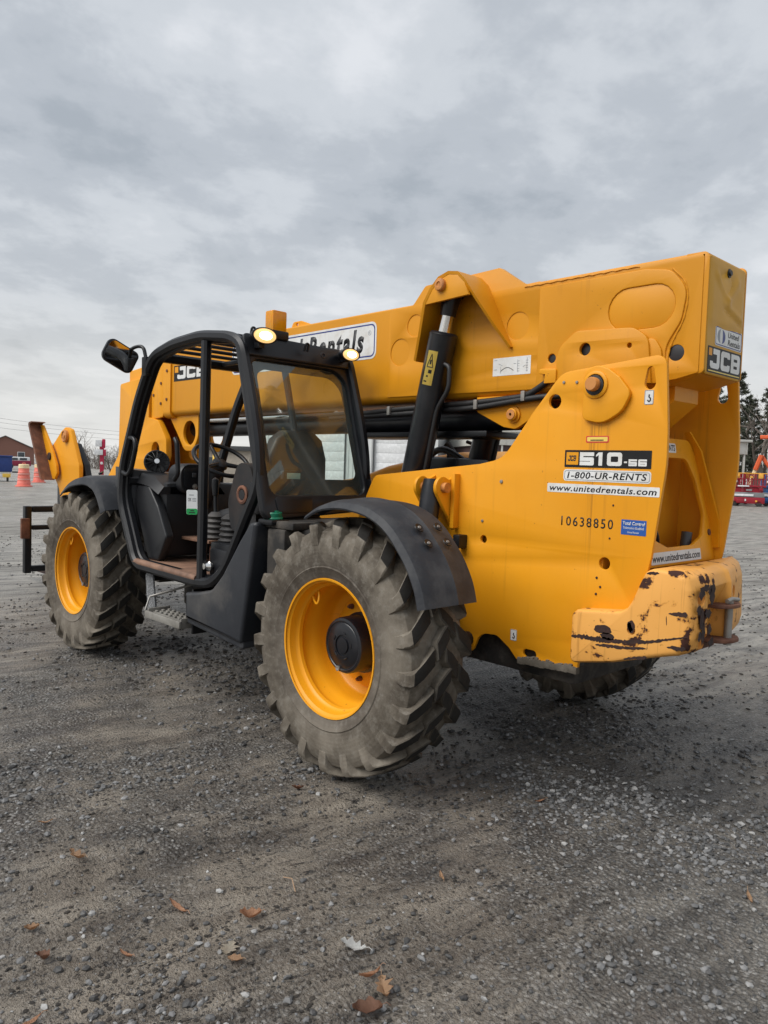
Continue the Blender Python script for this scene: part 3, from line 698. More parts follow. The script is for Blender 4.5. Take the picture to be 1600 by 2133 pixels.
loft('tilt_link', [[(x, y, z+dz) for y in (-.12, .12) for dz in ((-.07, .07) if y < 0 else (.07, -.07))] for x, z in ((-1.16, 1.93), (-.80, 1.62))], 'yellow', T)
tube('wiring_loom', [(-1.02, .12, 1.70), (-1.06, .16, 1.55), (-1.08, .10, 1.42), (-1.06, .16, 1.30), (-1.05, .10, 1.14)], .028, 'hose', T, 10, corner=.1)
tube('wiring_loom', [(-1.06, .14, 1.32), (-1.09, .07, 1.24), (-1.06, .02, 1.13)], .012, 'hose', T, 8, corner=.05)
tube('wiring_loom', [(-1.03, .22, 1.6), (-1.05, .22, 1.40), (-1.04, .26, 1.12)], .016, 'hose', T, 8, corner=.08)
tube('relay_can', [(-1.10, -.20, 1.16), (-1.10, -.215, 1.24)], .026, 'dash_pale', T, 14)
revolve('panel_grommet', [(.016, 0), (.016, .006), (.009, .006), (0, .003)], cp(.325, .14, .018), (-1, 0, .17), 'rust', T, 14)

# --- cast counterweight
prof = [(-.886, .665), (-.905, .643), (-1.10, .685), (-1.29, .745), (-1.395, .775), (-1.432, .80), (-1.445, .85), (-1.442, .95), (-1.437, 1.05), (-1.42, 1.10), (-1.38, 1.122), (-1.27, 1.122), (-1.238, 1.108), (-1.215, 1.06), (-1.18, .972), (-1.158, .938), (-1.125, .918), (-.91, .893), (-.888, .87)]
prof = fillet([(a, b, .03) for a, b in prof], 3)
def inset(pr, d):
    out = []; n = len(pr)
    for i in range(n):
        a = Vector(pr[i-1]); b = Vector(pr[(i+1) % n]); tg = (b-a)
        if tg.length < 1e-6: out.append(pr[i]); continue
        tg.normalize(); nn = Vector((tg.y, -tg.x))
        out.append((pr[i][0]+nn.x*d, pr[i][1]+nn.y*d))
    return out
area = sum(prof[i-1][0]*prof[i][1]-prof[i][0]*prof[i-1][1] for i in range(len(prof)))
sgn = -1 if area > 0 else 1
secs = []
for y, ins, d, dl in ((.462, .018, .02, .02), (.459, .009, .012, .012), (.452, .003, .005, .005), (.44, 0, 0, 0), (.33, 0, -.012, -.012), (.315, 0, -.004, -.004), (.30, 0, .006, .02), (.285, 0, .012, .075), (.27, 0, .006, .095), (.15, 0, .02, .10), (.03, 0, .035, .105), (.015, 0, .03, .06), (0, 0, .022, .022), (-.03, 0, .03, .03), (-.20, 0, .072, .072), (-.34, 0, .108, .108), (-.43, .0, .145, .145), (-.452, .006, .17, .17), (-.460, .018, .19, .19)):
    pr = inset(prof, sgn*ins); sec = []
    for x, z in pr:
        wgt = min(1, max(0, (-x-1.22)/.18)); wgt = wgt*wgt*(3-2*wgt)
        k = min(1, max(0, (z-.93)/.06)); dd = dl+(d-dl)*k
        sec.append((x+dd*wgt, y, z))
    secs.append(sec)
cw = loft('counterweight', secs, 'yellow_cast', T, 30)
def scar(name, line, mat, seed, y=.4615):
    """chipped paint: a ragged ribbon of bare metal along a line of (x, z, width)"""
    rr = random.Random(seed); up, dn = [], []
    P = []
    for a, b in zip(line, line[1:]):
        k = max(2, int(math.hypot(b[0]-a[0], b[1]-a[1])/.007))
        for i in range(k): u = i/k; P.append([a[j]+(b[j]-a[j])*u for j in range(3)])
    P.append(list(line[-1]))
    for i, (x, z, w_) in enumerate(P):
        f = 1 if 0 < i < len(P)-1 else .25
        up.append((x, z+w_*.5*f*(.55+.9*rr.random()))); dn.append((x, z-w_*.5*f*(.55+.9*rr.random())))
    return plateY(name, [up+dn[::-1]], y, y+.0014, mat, T, 0)
scar('paint_chip', [(-.895, .768, .012), (-.96, .776, .020), (-1.02, .776, .024), (-1.16, .790, .016), (-1.268, .810, .014), (-1.371, .842, .010), (-1.435, .862, .006)], 'rust_dark', 1)
def blob(x, z, a, b, seed):
    rr = random.Random(seed); n = 22; jt = [.82+.36*rr.random() for _ in range(n)]
    plateY('paint_chip', [[(x+a*math.cos(2*PI*k/n)*(jt[k]+jt[k-1])/2, z+b*math.sin(2*PI*k/n)*(jt[k]+jt[k-1])/2) for k in range(n)]], .4615, .4629, 'rust_dark', T, 0)
blob(-1.055, .826, .044, .020, 21); blob(-1.075, .800, .034, .016, 22); blob(-1.188, .862, .018, .028, 23)
scar('paint_chip', [(-1.020, .752, .008), (-1.08, .757, .014), (-1.16, .764, .012), (-1.259, .780, .008)], 'rust_dark', 3)
scar('paint_chip', [(-1.262, .815, .012), (-1.266, .79, .014), (-1.262, .775, .006)], 'rust_dark', 4)
scar('paint_chip', [(-1.168, .868, .012), (-1.184, .858, .034), (-1.196, .85, .016)], 'rust_dark', 5)
scar('paint_chip', [(-1.350, .945, .006), (-1.385, .949, .016), (-1.43, .950, .020)], 'rust_dark', 6)
scar('paint_chip', [(-1.340, .925, .03), (-1.345, .90, .03)], 'rust_dark', 7)
scar('paint_chip', [(-1.35, .805, .006), (-1.40, .808, .022), (-1.43, .812, .016)], 'rust_dark', 8)
scar('paint_chip', [(-1.16, .716, .008), (-1.21, .730, .012), (-1.265, .742, .016)], 'rust_dark', 9)
scar('paint_chip', [(-1.245, 1.100, .006), (-1.275, 1.104, .014), (-1.30, 1.106, .006)], 'rust_dark', 10)
def carve(ob, cutters):
    for c_, ax, r_, dp in cutters:
        bm = bmesh.new(); c_ = Vector(c_); ax = Vector(ax).normalized()
        revolve_bm(bm, [(0, -dp), (r_*.75, -dp), (r_*.95, -dp*.6), (r_, 0), (r_*1.05, .05), (0, .05)], c_, ax, 22)
        me_ = bpy.data.meshes.new('cut'); bm.to_mesh(me_); bm.free(); co = bpy.data.objects.new('cut', me_); COL.objects.link(co)
        md = ob.modifiers.new('b', 'BOOLEAN'); md.operation = 'DIFFERENCE'; md.object = co; md.solver = 'EXACT'
        ob.parent, keep_p = None, ob.parent; keep_l = ob.location.copy(); ob.location = (0, 0, 0)
        bpy.context.view_layer.update()
        nm = bpy.data.meshes.new_from_object(ob.evaluated_get(bpy.context.evaluated_depsgraph_get()))
        ob.modifiers.clear(); ob.data = nm; ob.parent = keep_p; ob.location = keep_l
        bpy.data.objects.remove(co)
    finish(ob.data, 'yellow_cast', 30)
carve(cw, [((-1.187, .463, .846), (0, 1, 0), .020, .018), ((-1.452, .375, 1.01), (-1, 0, 0), .030, .035), ((-1.458, .345, .83), (-1, .1, 0), .036, .04), ((-1.405, -.07, 1.00), (-1, 0, 0), .03, .03)])
for i, (y, z, wy, hz_) in enumerate(((.40, 1.04, .030, .06), (.30, 1.03, .030, .09), (.33, .95, .035, .05), (.39, .93, .022, .09), (.29, .82, .03, .05), (.31, .88, .02, .05), (.42, .97, .02, .05), (.37, .87, .018, .11), (.325, 1.045, .016, .05), (.40, .86, .02, .04), (.36, 1.06, .03, .03))):
    rr = random.Random(40+i); n = 14
    lp = [(y+wy*math.cos(2*PI*k/n)*(.55+.6*rr.random()), z+hz_*.5*math.sin(2*PI*k/n)*(.6+.6*rr.random())) for k in range(n)]
    plateF('paint_chip', [[(-a, b) for a, b in lp]], .0012, ((-1.4575, 0, 0), (0, -1, 0), (0, 0, 1)), 'rust_dark', T)
# towing hitch
for z in (.945, .79):
    bm = curve_mesh([fillet([(-1.30, .13, .02), (-1.30, -.10, .02), (-1.42, -.085, .05), (-1.455, -.02, .04), (-1.455, .04, .04), (-1.42, .11, .05)], 5)], .008, .003)
    for v in bm.verts: v.co.z += z
    mesh_obj('hitch_plate', bm, 'rust', T)
hp = tube('hitch_pin', [(-1.415, .01, .765), (-1.415, .01, .966)], .017, 'bare_steel', T, 16)
tube('pin_handle', [(-1.425, .06, .968), (-1.425, .01, .974), (-1.435, -.035, .968)], .010, 'bare_steel', hp, 8)
box('hitch_back', -1.34, -1.30, -.04, .26, .74, .97, 'rust', T, .01)

# --- bracket for the axle sway cylinder on the near plate
for s in (1, -1):
    for x in (-.085, .062):
        lp = fillet([(.384, 1.185, 0), (.43, 1.25, .05), (.545, 1.40, .06), (.535, 1.455, .05), (.485, 1.478, .05), (.44, 1.455, .03), (.384, 1.48, 0)], 6)
        plateF('sway_lug', [[(-s*a, b) for a, b in lp]], .022, ((x+.011, 0, 0), (0, -1, 0), (0, 0, 1)), 'yellow', T, .003)
    tube('sway_pin', [(-.125, s*.482, 1.415), (.09, s*.482, 1.415)], .027, 'pin_face', T, 18)
    tube('sway_cylinder', [(-.012, s*.482, 1.46), (-.012, s*.482, 1.40), (-.012, s*.50, 1.30), (-.010, s*.54, 1.05), (0, s*.57, .85)], [.045, .058, .056, .060, .060], 'cylinder_black', T, 18)
    box('plate_rib', -.125, -.10, s*.384 if s > 0 else -.43, .43 if s > 0 else -.384, 1.20, 1.49, 'yellow', T, .004)
    box('axle_stop', -.19, -.145, min(s*.384, s*.45), max(s*.384, s*.45), 1.10, 1.17, 'black_satin', T, .005)

# --- hidden middle: chassis spine, axles, transmission
box('chassis_spine', -.85, 4.35, -.34, .34, .50, .93, 'dirt_black', T, .03)
tube('axle', [(0, -.80, .634), (0, .80, .634)], .13, 'dirt_black', T, 16)
tube('axle', [(3.114, -.80, .634), (3.114, .80, .634)], .13, 'dirt_black', T, 16)
box('axle_beam', -.16, .16, -.72, .72, .52, .80, 'dirt_black', T, .05)
box('axle_beam', 2.95, 3.28, -.72, .72, .52, .80, 'dirt_black', T, .05)
tube('steering_ram', [(-.22, -.6, .62), (-.22, .6, .62)], .04, 'cylinder_black', T, 12)
box('transmission_box', .28, 1.3, .345, .95, .60, 1.10, 'dirt_black', T, .03)
loft('front_frame', [[(3.3, y, z) for y, z in ((-.34, .45), (.34, .45), (.34, 1.15), (-.34, 1.15))], [(4.6, y, z) for y, z in ((-.30, .45), (.30, .45), (.30, .85), (-.30, .85))]], 'dirt_black', T)
# --- wheels
def tyre_mesh():
    bm = bmesh.new()
    half = [(.330, .150), (.336, .174), (.352, .182), (.385, .190), (.392, .194), (.398, .1905), (.44, .196), (.49, .195), (.53, .186), (.562, .168), (.582, .12), (.590, .05)]
    revolve_bm(bm, half + [(.591, 0)] + [(r_, -h) for r_, h in half[::-1]], (0, 0, 0), (0, 1, 0), 88)
    NL = 21; pitch = 2*PI/NL
    def block(stn, th0, sg, jit):
        rings = []
        for (br, by), (tr_, ty), hb, ht, dth in stn:
            th = th0-dth+jit
            row = []
            for r_, y_, hw in ((br, by, -hb), (tr_, ty, -ht), (tr_, ty, ht), (br, by, hb)):
                a = th+hw/r_
                row.append(bm.verts.new((r_*math.cos(a), sg*y_, r_*math.sin(a))))
            rings.append(row)
        for a, b in zip(rings, rings[1:]):
            for k in range(3): bm.faces.new((a[k], a[k+1], b[k+1], b[k]))
        bm.faces.new(rings[0]); bm.faces.new(rings[-1])
    rr = random.Random(3)
    for sg, off in ((1, 0), (-1, pitch*.5)):
        for i in range(NL):
            th = i*pitch+off; j = (rr.random()-.5)*.006; w_ = rr.random()*.002; h = rr.random()*.003
            block([((.490, .188), (.497, .1945), .030, .024, 0.0), ((.54, .165), (.556, .1985), .038, .028, .0), ((.565, .15), (.589-h, .196), .040, .029+w_, .008),
                   ((.575, .135), (.603-h, .186), .042, .032+w_, .025), ((.580, .11), (.618-h, .145), .046, .037+w_, .085), ((.584, .070), (.6255-h, .078), .046, .040, .170)], th, sg, j)
            block([((.584, .068), (.6265-h, .066), .047, .041, .190), ((.588, .02), (.631-h, .02), .047, .041, .265), ((.588, -.024), (.6318-h, -.018), .042, .034, .320)], th, sg, j)
    bmesh.ops.recalc_face_normals(bm, faces=bm.faces)
    es = [e for e in bm.edges if len(e.link_faces) == 2 and e.calc_face_angle(0) > R(35) and max((v.co.x**2+v.co.z**2)**.5 for v in e.verts) > .585]
    bmesh.ops.bevel(bm, geom=es, offset=.005, segments=1, affect='EDGES')
    me = bpy.data.meshes.new('tyre'); bm.to_mesh(me); bm.free(); finish(me, 'tyre_rubber', 32)
    return me
def lm(fn, mat, smooth=35):
    bm = bmesh.new(); fn(bm); me = bpy.data.meshes.new('m'); bm.to_mesh(me); bm.free(); finish(me, mat, smooth); return me
tyre_me = tyre_mesh()
rim_prof = [(.328, .178), (.337, .180), (.339, .174), (.331, .170), (.318, .160), (.314, .130), (.308, .118), (.300, .112), (.297, .095), (.303, .085), (.306, .060), (.290, .030), (.280, -.02), (.276, -.065), (.262, -.080), (.235, -.086), (.228, -.090), (.10, -.090), (.0, -.090)]
rim_me = lm(lambda b: revolve_bm(b, rim_prof, (0, 0, 0), (0, 1, 0), 72), 'yellow_rim', 40)
back_me = lm(lambda b: revolve_bm(b, [(.336, -.178), (.325, -.165), (.300, -.10), (.285, -.093)], (0, 0, 0), (0, 1, 0), 48), 'yellow_rim', 40)
disc_me = lm(lambda b: revolve_bm(b, [(.226, -.089), (.224, -.074), (.218, -.070), (.15, -.068), (0, -.068)], (0, 0, 0), (0, 1, 0), 56), 'yellow_rim', 40)
def hubf(b):
    revolve_bm(b, [(.152, -.07), (.152, -.045), (.140, -.040), (.139, .060), (.134, .072), (.122, .076), (.118, .0725), (.112, .0725), (.108, .076), (.052, .078), (.050, .072), (.040, .072), (.038, .078), (0, .079)], (0, 0, 0), (0, 1, 0), 48)
    for k in range(5):
        a = 2*PI*k/5+.4
        tube_bm(b, [(.065*math.cos(a+q*.09), .0785, .065*math.sin(a+q*.09)) for q in range(5)] , .0035, 6)
hub_me = lm(hubf, 'cylinder_black', 40)
nut_me = lm(lambda b: revolve_bm(b, [(.014, 0), (.014, .008), (.012, .010), (.012, .020), (.007, .022), (.007, .030), (0, .031)], (0, 0, 0), (0, 1, 0), 10), 'rust', 30)
plug_me = lm(lambda b: revolve_bm(b, [(.013, 0), (.013, .008), (.006, .008), (0, .004)], (0, 0, 0), (0, 1, 0), 14), 'bare_steel', 30)
def valvef(b): tube_bm(b, smooth_path([(.026, .098, .03), (.026, .110, -.02), (.0, .122, -.055), (-.026, .110, -.02), (-.026, .098, .03)], .03), .0065, 8)
valve_me = lm(valvef, 'yellow_rim', 50)
for (x, sy_, ang, nm) in ((0, 1, 0.10, 'near rear'), (3.114, 1, .23, 'near front'), (0, -1, .05, 'far rear'), (3.114, -1, .3, 'far front')):
    wle = empty('wheel', (x-1.5, sy_*.995, .634), 0, T)
    if sy_ < 0: wle.rotation_euler = (0, 0, PI)
    def ch(nme, me_, rot=0.0, loc=(0, 0, 0)):
        o = bpy.data.objects.new(nme, me_); COL.objects.link(o); o.parent = wle; o.rotation_euler = (0, rot, 0); o.location = loc; return o
    ch('tyre', tyre_me, ang); ch('rim', rim_me, ang); ch('rim_back', back_me, ang); ch('wheel_disc', disc_me, ang); ch('hub_cap', hub_me, ang)
    for k in range(10):
        a = 2*PI*k/10+.31+ang
        ch('wheel_nut', nut_me, 0, (.192*math.cos(a), -.068, .192*math.sin(a)))
    ch('hub_plug', plug_me, 0, (.028, .074, -.118))
    vl = ch('valve_guard', valve_me)
    vl.location = (.178, .0, .226); vl.rotation_euler = (0, R(38), 0)

# --- mudguards
def fender(name, path, y0, y1, ycrease, lip, fold=0.0):
    path = [Vector((a, 0, b)) for a, b in path]; P = smooth_path(path, .12, 4); secs = []
    n = len(P)
    for i, p_ in enumerate(P):
        tg = P[min(i+1, n-1)]-P[max(i-1, 0)]; tg.normalize(); nn = Vector((-tg.z, 0, tg.x))
        if nn.z < -.2 or (abs(nn.z) <= .2 and nn.x*(p_.x-path[0].x) < 0): nn = -nn
        u = i/(n-1); tp = min(1.0, .30+u*3.2) if fold else 1.0
        yi = y1-(y1-y0)*tp; lp = lip*(.5+.5*min(1, u*3))
        pr = [(yi, -.012), ((yi+ycrease)/2-.012, .0), ((yi+ycrease)/2, .005), ((yi+ycrease)/2+.012, .0), (ycrease, -.004), (y1-.015, -.018), (y1, -.018-lp)]
        top = [Vector((p_.x, y, p_.z))+nn*h for y, h in pr]
        bot = [Vector((p_.x, y-.004, p_.z))+nn*(h-.008) for y, h in pr][::-1]
        secs.append(top+bot)
    return loft(name, secs, 'fender', T, 35)
rear_path = [(.21, 1.275), (.10, 1.335), (-.07, 1.365), (-.27, 1.345), (-.42, 1.275), (-.56, 1.125), (-.625, 1.01), (-.648, .925)]
fr = fender('mudguard', rear_path, .835, 1.180, 1.115, .030, 1)
for (x, y) in ((-.455, .92), (-.515, .92), (-.455, 1.045), (-.515, 1.045)):
    # bolts follow the slope of the guard
    z = 1.255 if x > -.48 else 1.188
    z = {-.455: 1.251, -.515: 1.187}[x]
    revolve('mudguard_bolt', [(.024, -.004), (.022, .001), (.012, -.001), (0, -.001)], (x-.010, y, z), Vector((-.70, 0, .70)), 'black_satin', T, 16)
    revolve('bolt_head', [(.0085, -.002), (.007, .004), (0, .005)], (x-.010, y, z), Vector((-.70, 0, .70)), 'bare_steel', T, 10)
front_path = [(3.30, 1.245), (3.15, 1.33), (2.96, 1.378), (2.78, 1.388), (2.62, 1.345), (2.52, 1.25), (2.46, 1.15)]
fender('mudguard', front_path, .70, 1.205, 1.135, .05, 0)
fender('mudguard', [(a, b) for a, b in rear_path], -1.205, -.775, -.85, .03, 0)
fender('mudguard', [(a, b) for a, b in front_path], -1.205, -.775, -.85, .03, 0)
# panel between front mudguard and cab, pale plastic
loft('cab_apron', [[(2.32, y, z) for y, z in ((1.08, 1.02), (1.08, 1.44), (.62, 1.40), (.62, 1.02))], [(2.60, y, z) for y, z in ((1.06, 1.18), (1.06, 1.455), (.62, 1.42), (.62, 1.18))]], 'dash_pale', T)
tube('mudguard_clip', [(2.66, 1.16, 1.395), (2.64, 1.14, 1.41), (2.60, 1.17, 1.40)], .008, 'black_satin', T, 8)

# --- side tank, sill and step
tank = fillet([(1.404, .705, .01), (1.25, .728, .05), (1.10, .762, .12), (.985, .865, .1), (.82, 1.07, .05), (.715, 1.188, .03), (.650, 1.195, .02), (.735, .75, .05), (.782, .50, .02), (1.398, .545, .01)], 5)
plateY('side_tank', [tank], .55, 1.150, 'tank', T, .022, 3, 40)
plateY('tank_skirt', [fillet([(.79, .545), (.775, .475, .01), (.80, .468, .01), (1.398, .515, .01), (1.398, .57)], 3)], .60, 1.132, 'fender', T, .008, 2)
box('tank_shelf', .40, .67, .50, 1.09, 1.165, 1.205, 'dirt_black', T, .012)
box('tank_neck', .55, .68, 1.00, 1.12, 1.18, 1.212, 'black_satin', T, .012)
cp_ = revolve('filler_cap', [(.052, 0), (.052, .012), (.046, .018), (.046, .038), (.042, .043), (.020, .043), (0, .040)], (.615, 1.062, 1.210), (-.10, .05, 1), 'cap_green', T, 24)
box('cap_grip', .575, .655, 1.052, 1.072, 1.248, 1.258, 'cap_green', cp_, .004)
box('rear_shield', .29, .44, .42, 1.02, .60, 1.17, 'dirt_black', T, .03)
box('splash_guard', .46, .62, .72, 1.10, .55, 1.165, 'dirt_black', T, .02)
plateY('step_bracket', [fillet([(1.90, .46, .02), (2.02, .50, .02), (2.06, .74, .02), (1.96, .75, .02)], 3)], 1.07, 1.085, 'grip', T, .003)
box('step_well', 1.40, 2.05, .55, .80, .50, .78, 'dirt_black', T, .02)
box('step_post', 1.385, 1.405, .95, 1.10, .44, .72, 'black_satin', T, .004)
stp = bmesh.new(); box_bm(stp, 1.42, 1.88, 1.155, 1.175, .475, .520, .006)
step = mesh_obj('step', stp, 'step_metal', T)
for k in range(3):
    y = 1.015+k*.045
    bm = bmesh.new(); box_bm(bm, 1.43, 1.86, y, y+.022, .500, .512, .003)
    for j in range(7): box_bm(bm, 1.45+j*.06, 1.475+j*.06, y+.002, y+.020, .511, .524, .003)
    mesh_obj('step_tread', bm, 'step_metal', step)
for x in (1.43, 1.86): box('step_end', x, x+.012, 1.0, 1.156, .470, .535, 'step_metal', step, .003)
tube('step_rod', [(1.90, 1.16, .515), (1.92, 1.12, .60), (1.80, .85, .68)], .008, 'bare_steel', T, 8)

# --- cab
LH = [(1.313, .779), (1.13, .795), (.985, .905), (.806, 1.195), (.672, 1.40), (.690, 1.60), (.745, 1.811), (.828, 2.052), (.872, 2.175), (.993, 2.225), (1.311, 2.262), (1.65, 2.245), (1.93, 2.19), (2.12, 1.922), (2.345, 1.464), (2.372, 1.227), (2.126, .790)]
def hoop(y, pts): return [(a, y, b) for a, b in pts]
def closed_round(pts, r_):
    P = [Vector(p) for p in pts]; out = []; n = len(P)
    for i in range(n):
        a, p_, b = P[i-1], P[i], P[(i+1) % n]; d1, d2 = a-p_, b-p_; tt = min(r_, d1.length*.45, d2.length*.45)
        s_, e_ = p_+d1.normalized()*tt, p_+d2.normalized()*tt
        for j in range(5): u = j/4; out.append(s_*(1-u)**2+p_*2*u*(1-u)+e_*u*u)
    return out
bar_path('door_frame', closed_round(hoop(1.12, LH), .09), .056, .060, (0, 1, 0), 'black_frame', T, 0, .3, True)
bar_path('inner_door_seal', closed_round([(a*.965+.053, 1.085, b*.965+.055) for a, b in LH], .09), .05, .03, (0, 1, 0), 'black_satin', T, 0, .3, True)
RH = [(.75, 1.25), (.672, 1.40), (.690, 1.60), (.745, 1.811), (.828, 2.052), (.872, 2.175), (.993, 2.225), (1.311, 2.262), (1.65, 2.245), (1.93, 2.19), (2.12, 1.922), (2.345, 1.464), (2.36, 1.25)]
bar_path('far_cab_frame', hoop(.345, RH), .055, .065, (0, 1, 0), 'black_frame', T, .09)
bar_path('door_post', [(1.262, 1.115, 2.225), (1.268, 1.115, .80)], .052, .058, (0, 1, 0), 'black_frame', T)
bar_path('far_post', [(1.55, .345, 2.22), (1.25, .345, 1.25)], .04, .045, (0, 1, 0), 'black_frame', T)
for k in range(8):
    x = .98+k*.125; z = 2.225+.035*math.sin((k+.5)/8*PI)
    bar_path('roof_bar', [(x, 1.09, z), (x, .37, z)], .045, .018, (1, 0, 0), 'black_frame', T)
bar_path('roof_header', [(1.91, 1.09, 2.185), (1.91, .37, 2.185)], .07, .06, (1, 0, 0), 'black_frame', T)
bar_path('roof_rail', [(.98, .62, 2.20), (1.90, .62, 2.19)], .03, .03, (0, 1, 0), 'black_frame', T)
bar_path('dash_rail', [(2.33, 1.09, 1.36), (2.33, .37, 1.36)], .05, .06, (1, 0, 0), 'black_frame', T)
# rear wall of the cab with its window
RV = Vector((.285, 0, .958)).normalized()
RF = ((.668, 0, 1.42), (0, -1, 0), RV)
def rf(y, z): return (-y, (z-1.42)/RV.z)
ro = fillet([(*rf(1.145, 1.20), .06), (*rf(.315, 1.25), .06), (*rf(.315, 2.205), .13), (*rf(1.145, 2.215), .06)], 6)
rw = fillet([(*rf(1.078, 1.335), .06), (*rf(.385, 1.335), .06), (*rf(.385, 2.09), .13), (*rf(1.078, 2.09), .06)], 6)
plateF('rear_cab_panel', [ro, rw], .045, RF, 'black_frame', T, .012, lift=-.02)
wg = plateF('rear_window', [fillet([(*rf(1.085, 1.33), .05), (*rf(.378, 1.33), .05), (*rf(.378, 2.096), .12), (*rf(1.085, 2.096), .05)], 6)], .005, RF, 'cab_glass', T, 0, lift=-.004)
# printed black border of the pane
gi = fillet([(*rf(1.035, 1.43), .05), (*rf(.415, 1.43), .05), (*rf(.425, 2.045), .12), (*rf(1.035, 2.045), .06)], 6)
go = fillet([(*rf(1.080, 1.334), .05), (*rf(.383, 1.334), .05), (*rf(.383, 2.092), .12), (*rf(1.080, 2.092), .05)], 6)
plateF('window_border', [go, gi], .001, RF, 'black_satin', wg, 0, lift=-.0055)
# roof-rear visor, hinges and lamps
plateF('visor', [fillet([(*rf(1.12, 2.10), .01), (*rf(.34, 2.10), .01), (*rf(.36, 2.215), .05), (*rf(1.12, 2.225), .03)], 4)], .03, RF, 'black_frame', T, .008, lift=.014)
for y, r_ in ((1.045, .055), (.415, .047)):
    c = Vector((.765, y, 2.215 if y > 1 else 2.190))
    ax = Vector((-1, .12, -.10)).normalized()
    hs = bmesh.new(); revolve_bm(hs, [(0, -.085), (r_*.6, -.08), (r_*.98, -.045), (r_*1.12, -.005), (r_*1.12, .006), (r_*.98, .008)], (0, 0, 0), (1, 0, 0), 28)
    rot = Matrix((ax, Vector((0, 0, 1)).cross(ax).normalized(), ax.cross(Vector((0, 0, 1)).cross(ax).normalized()))).transposed()
    def place(b, mat, nm, par):
        for v in b.verts:
            q = v.co.copy(); q.z *= .74; q.y *= 1.30; v.co = rot @ q + c
        return mesh_obj(nm, b, mat, par)
    lamp = place(hs, 'black_satin', 'work_lamp', T)
    lb = bmesh.new(); revolve_bm(lb, [(r_, .002), (r_*.8, .012), (r_*.4, .018), (0, .020)], (0, 0, 0), (1, 0, 0), 28); place(lb, 'lamp_lens', 'lens', lamp)
    lb = bmesh.new(); revolve_bm(lb, [(r_*.55, .0165), (r_*.3, .0215), (0, .0225)], (0, 0, 0), (1, 0, 0), 20); place(lb, 'lamp_bulb', 'bulb', lamp)
    box('lamp_bracket', .79, .84, y-.02, y+.02, 2.15, 2.20, 'black_satin', lamp, .005)
bcn = box('beacon', .86, .94, .825, .925, 2.268, 2.392, 'amber_lens', T, .012)
box('beacon_base', .85, .95, .815, .935, 2.225, 2.277, 'black_satin', bcn, .01)
for y, z, hh_ in ((1.105, 2.235, .035), (.73, 2.205, .022)):
    tube('hinge_clip', [(.815, y, z-.03), (.80, y, z+hh_*.6), (.80, y-.022, z+hh_*.6), (.815, y-.022, z-.03)], .007, 'black_satin', T, 8, corner=.01)
revolve('visor_plug', [(.020, 0), (.020, .006), (.011, .007), (.009, 0), (0, -.004)], Vector((.80, .60, 2.165)), (-.95, 0, .28), 'ink', T, 18)
# lower rear latch
plateF('latch_plate', [fillet([(*rf(1.05, 1.235), .03), (*rf(.82, 1.235), .03), (*rf(.80, 1.325), .02), (*rf(1.06, 1.325), .02)], 4)], .012, RF, 'black_satin', T, .003, lift=.020)
for y in (1.01, .87): revolve('latch_screw', [(.006, 0), (.005, .004), (0, .004)], Vector((.628, y, 1.30)), (-.95, 0, .28), 'bare_steel', T, 8)
# floor and the rest of the cockpit
flr = box('cab_floor', 1.28, 2.15, .40, 1.115, .795, .825, 'rust_plank', T, .006)
tube('sill_edge', [(1.30, 1.125, .80), (2.12, 1.125, .815)], .024, 'rust_plank', T, 10)
box('seat_box', .95, 1.27, .42, 1.06, .80, 1.03, 'black_satin', T, .02)
box('battery_box', 1.00, 1.25, 1.02, 1.075, .83, .99, 'dash', T, .012)
revolve('isolator_knob', [(.0, .0), (.022, .004), (.032, .02), (.034, .03), (.02, .05), (.018, .06), (0, .062)], (1.22, 1.07, .885), (0, 1, 0), 'chrome', T, 18)
bm = bmesh.new(); box_bm(bm, 1.30, 1.72, .56, .80, .825, .95, .02); mesh_obj('pedal_box', bm, 'rust', T)
box('floor_ledge', 1.62, 2.0, .50, .86, .97, .99, 'rust_plank', T, .004)
# front console and kick panels
kick = fillet([(1.97, .83), (2.12, .83), (2.33, 1.22, .02), (2.30, 1.33, .03), (2.12, 1.33, .04), (1.99, 1.20, .03), (1.86, 1.00, .03)], 4)
plateY('kick_panel', [kick], .98, 1.04, 'dash', T, .012, 2)
box('console', 1.98, 2.32, .40, .98, .85, 1.36, 'dash', T, .03)
loft('console_top', [[(x, y, z) for y, z in ((.52, z0), (1.04, z0), (1.0, z1), (.56, z1))] for x, z0, z1 in ((1.98, 1.28, 1.33), (2.12, 1.33, 1.40), (2.34, 1.35, 1.42))], 'dash', T, 30)
pod = loft('instrument_pod', [[(x+.10*(z-1.40), y, z) for y, z in [(.78+a*s_, 1.405+b*s_) for a, b in fillet([(-.13, -.12, .06), (.13, -.12, .06), (.13, .09, .08), (-.13, .09, .08)], 4)]] for x, s_ in ((1.93, .92), (1.945, 1.0), (2.10, .95))], 'dash', T, 40)
PF = ((1.928, .78, 1.40), (0, -1, 0), Vector((.10, 0, 1)).normalized())
plateF('instrument_face', [rrect(-.10, -.09, .10, .065, .03)], .004, PF, 'black_satin', pod, .001)
revolve('ignition_switch', [(.019, 0), (.019, .008), (.011, .010), (.010, .018), (0, .018)], (1.922, .80, 1.335), (-1, 0, .1), 'bare_steel', pod, 16)
for k in range(2): box('rocker_switch', 1.915, 1.925, .79-k*.05, .82-k*.05, 1.40, 1.43, 'dash_pale', pod, .003)
tube('column', [(2.02, .66, 1.20), (1.86, .66, 1.47)], .05, 'dash', T, 14)
swc = Vector((1.81, .66, 1.525)); sax = Vector((-.55, 0, .84)).normalized(); su = Vector((0, 1, 0)); sv_ = sax.cross(su)
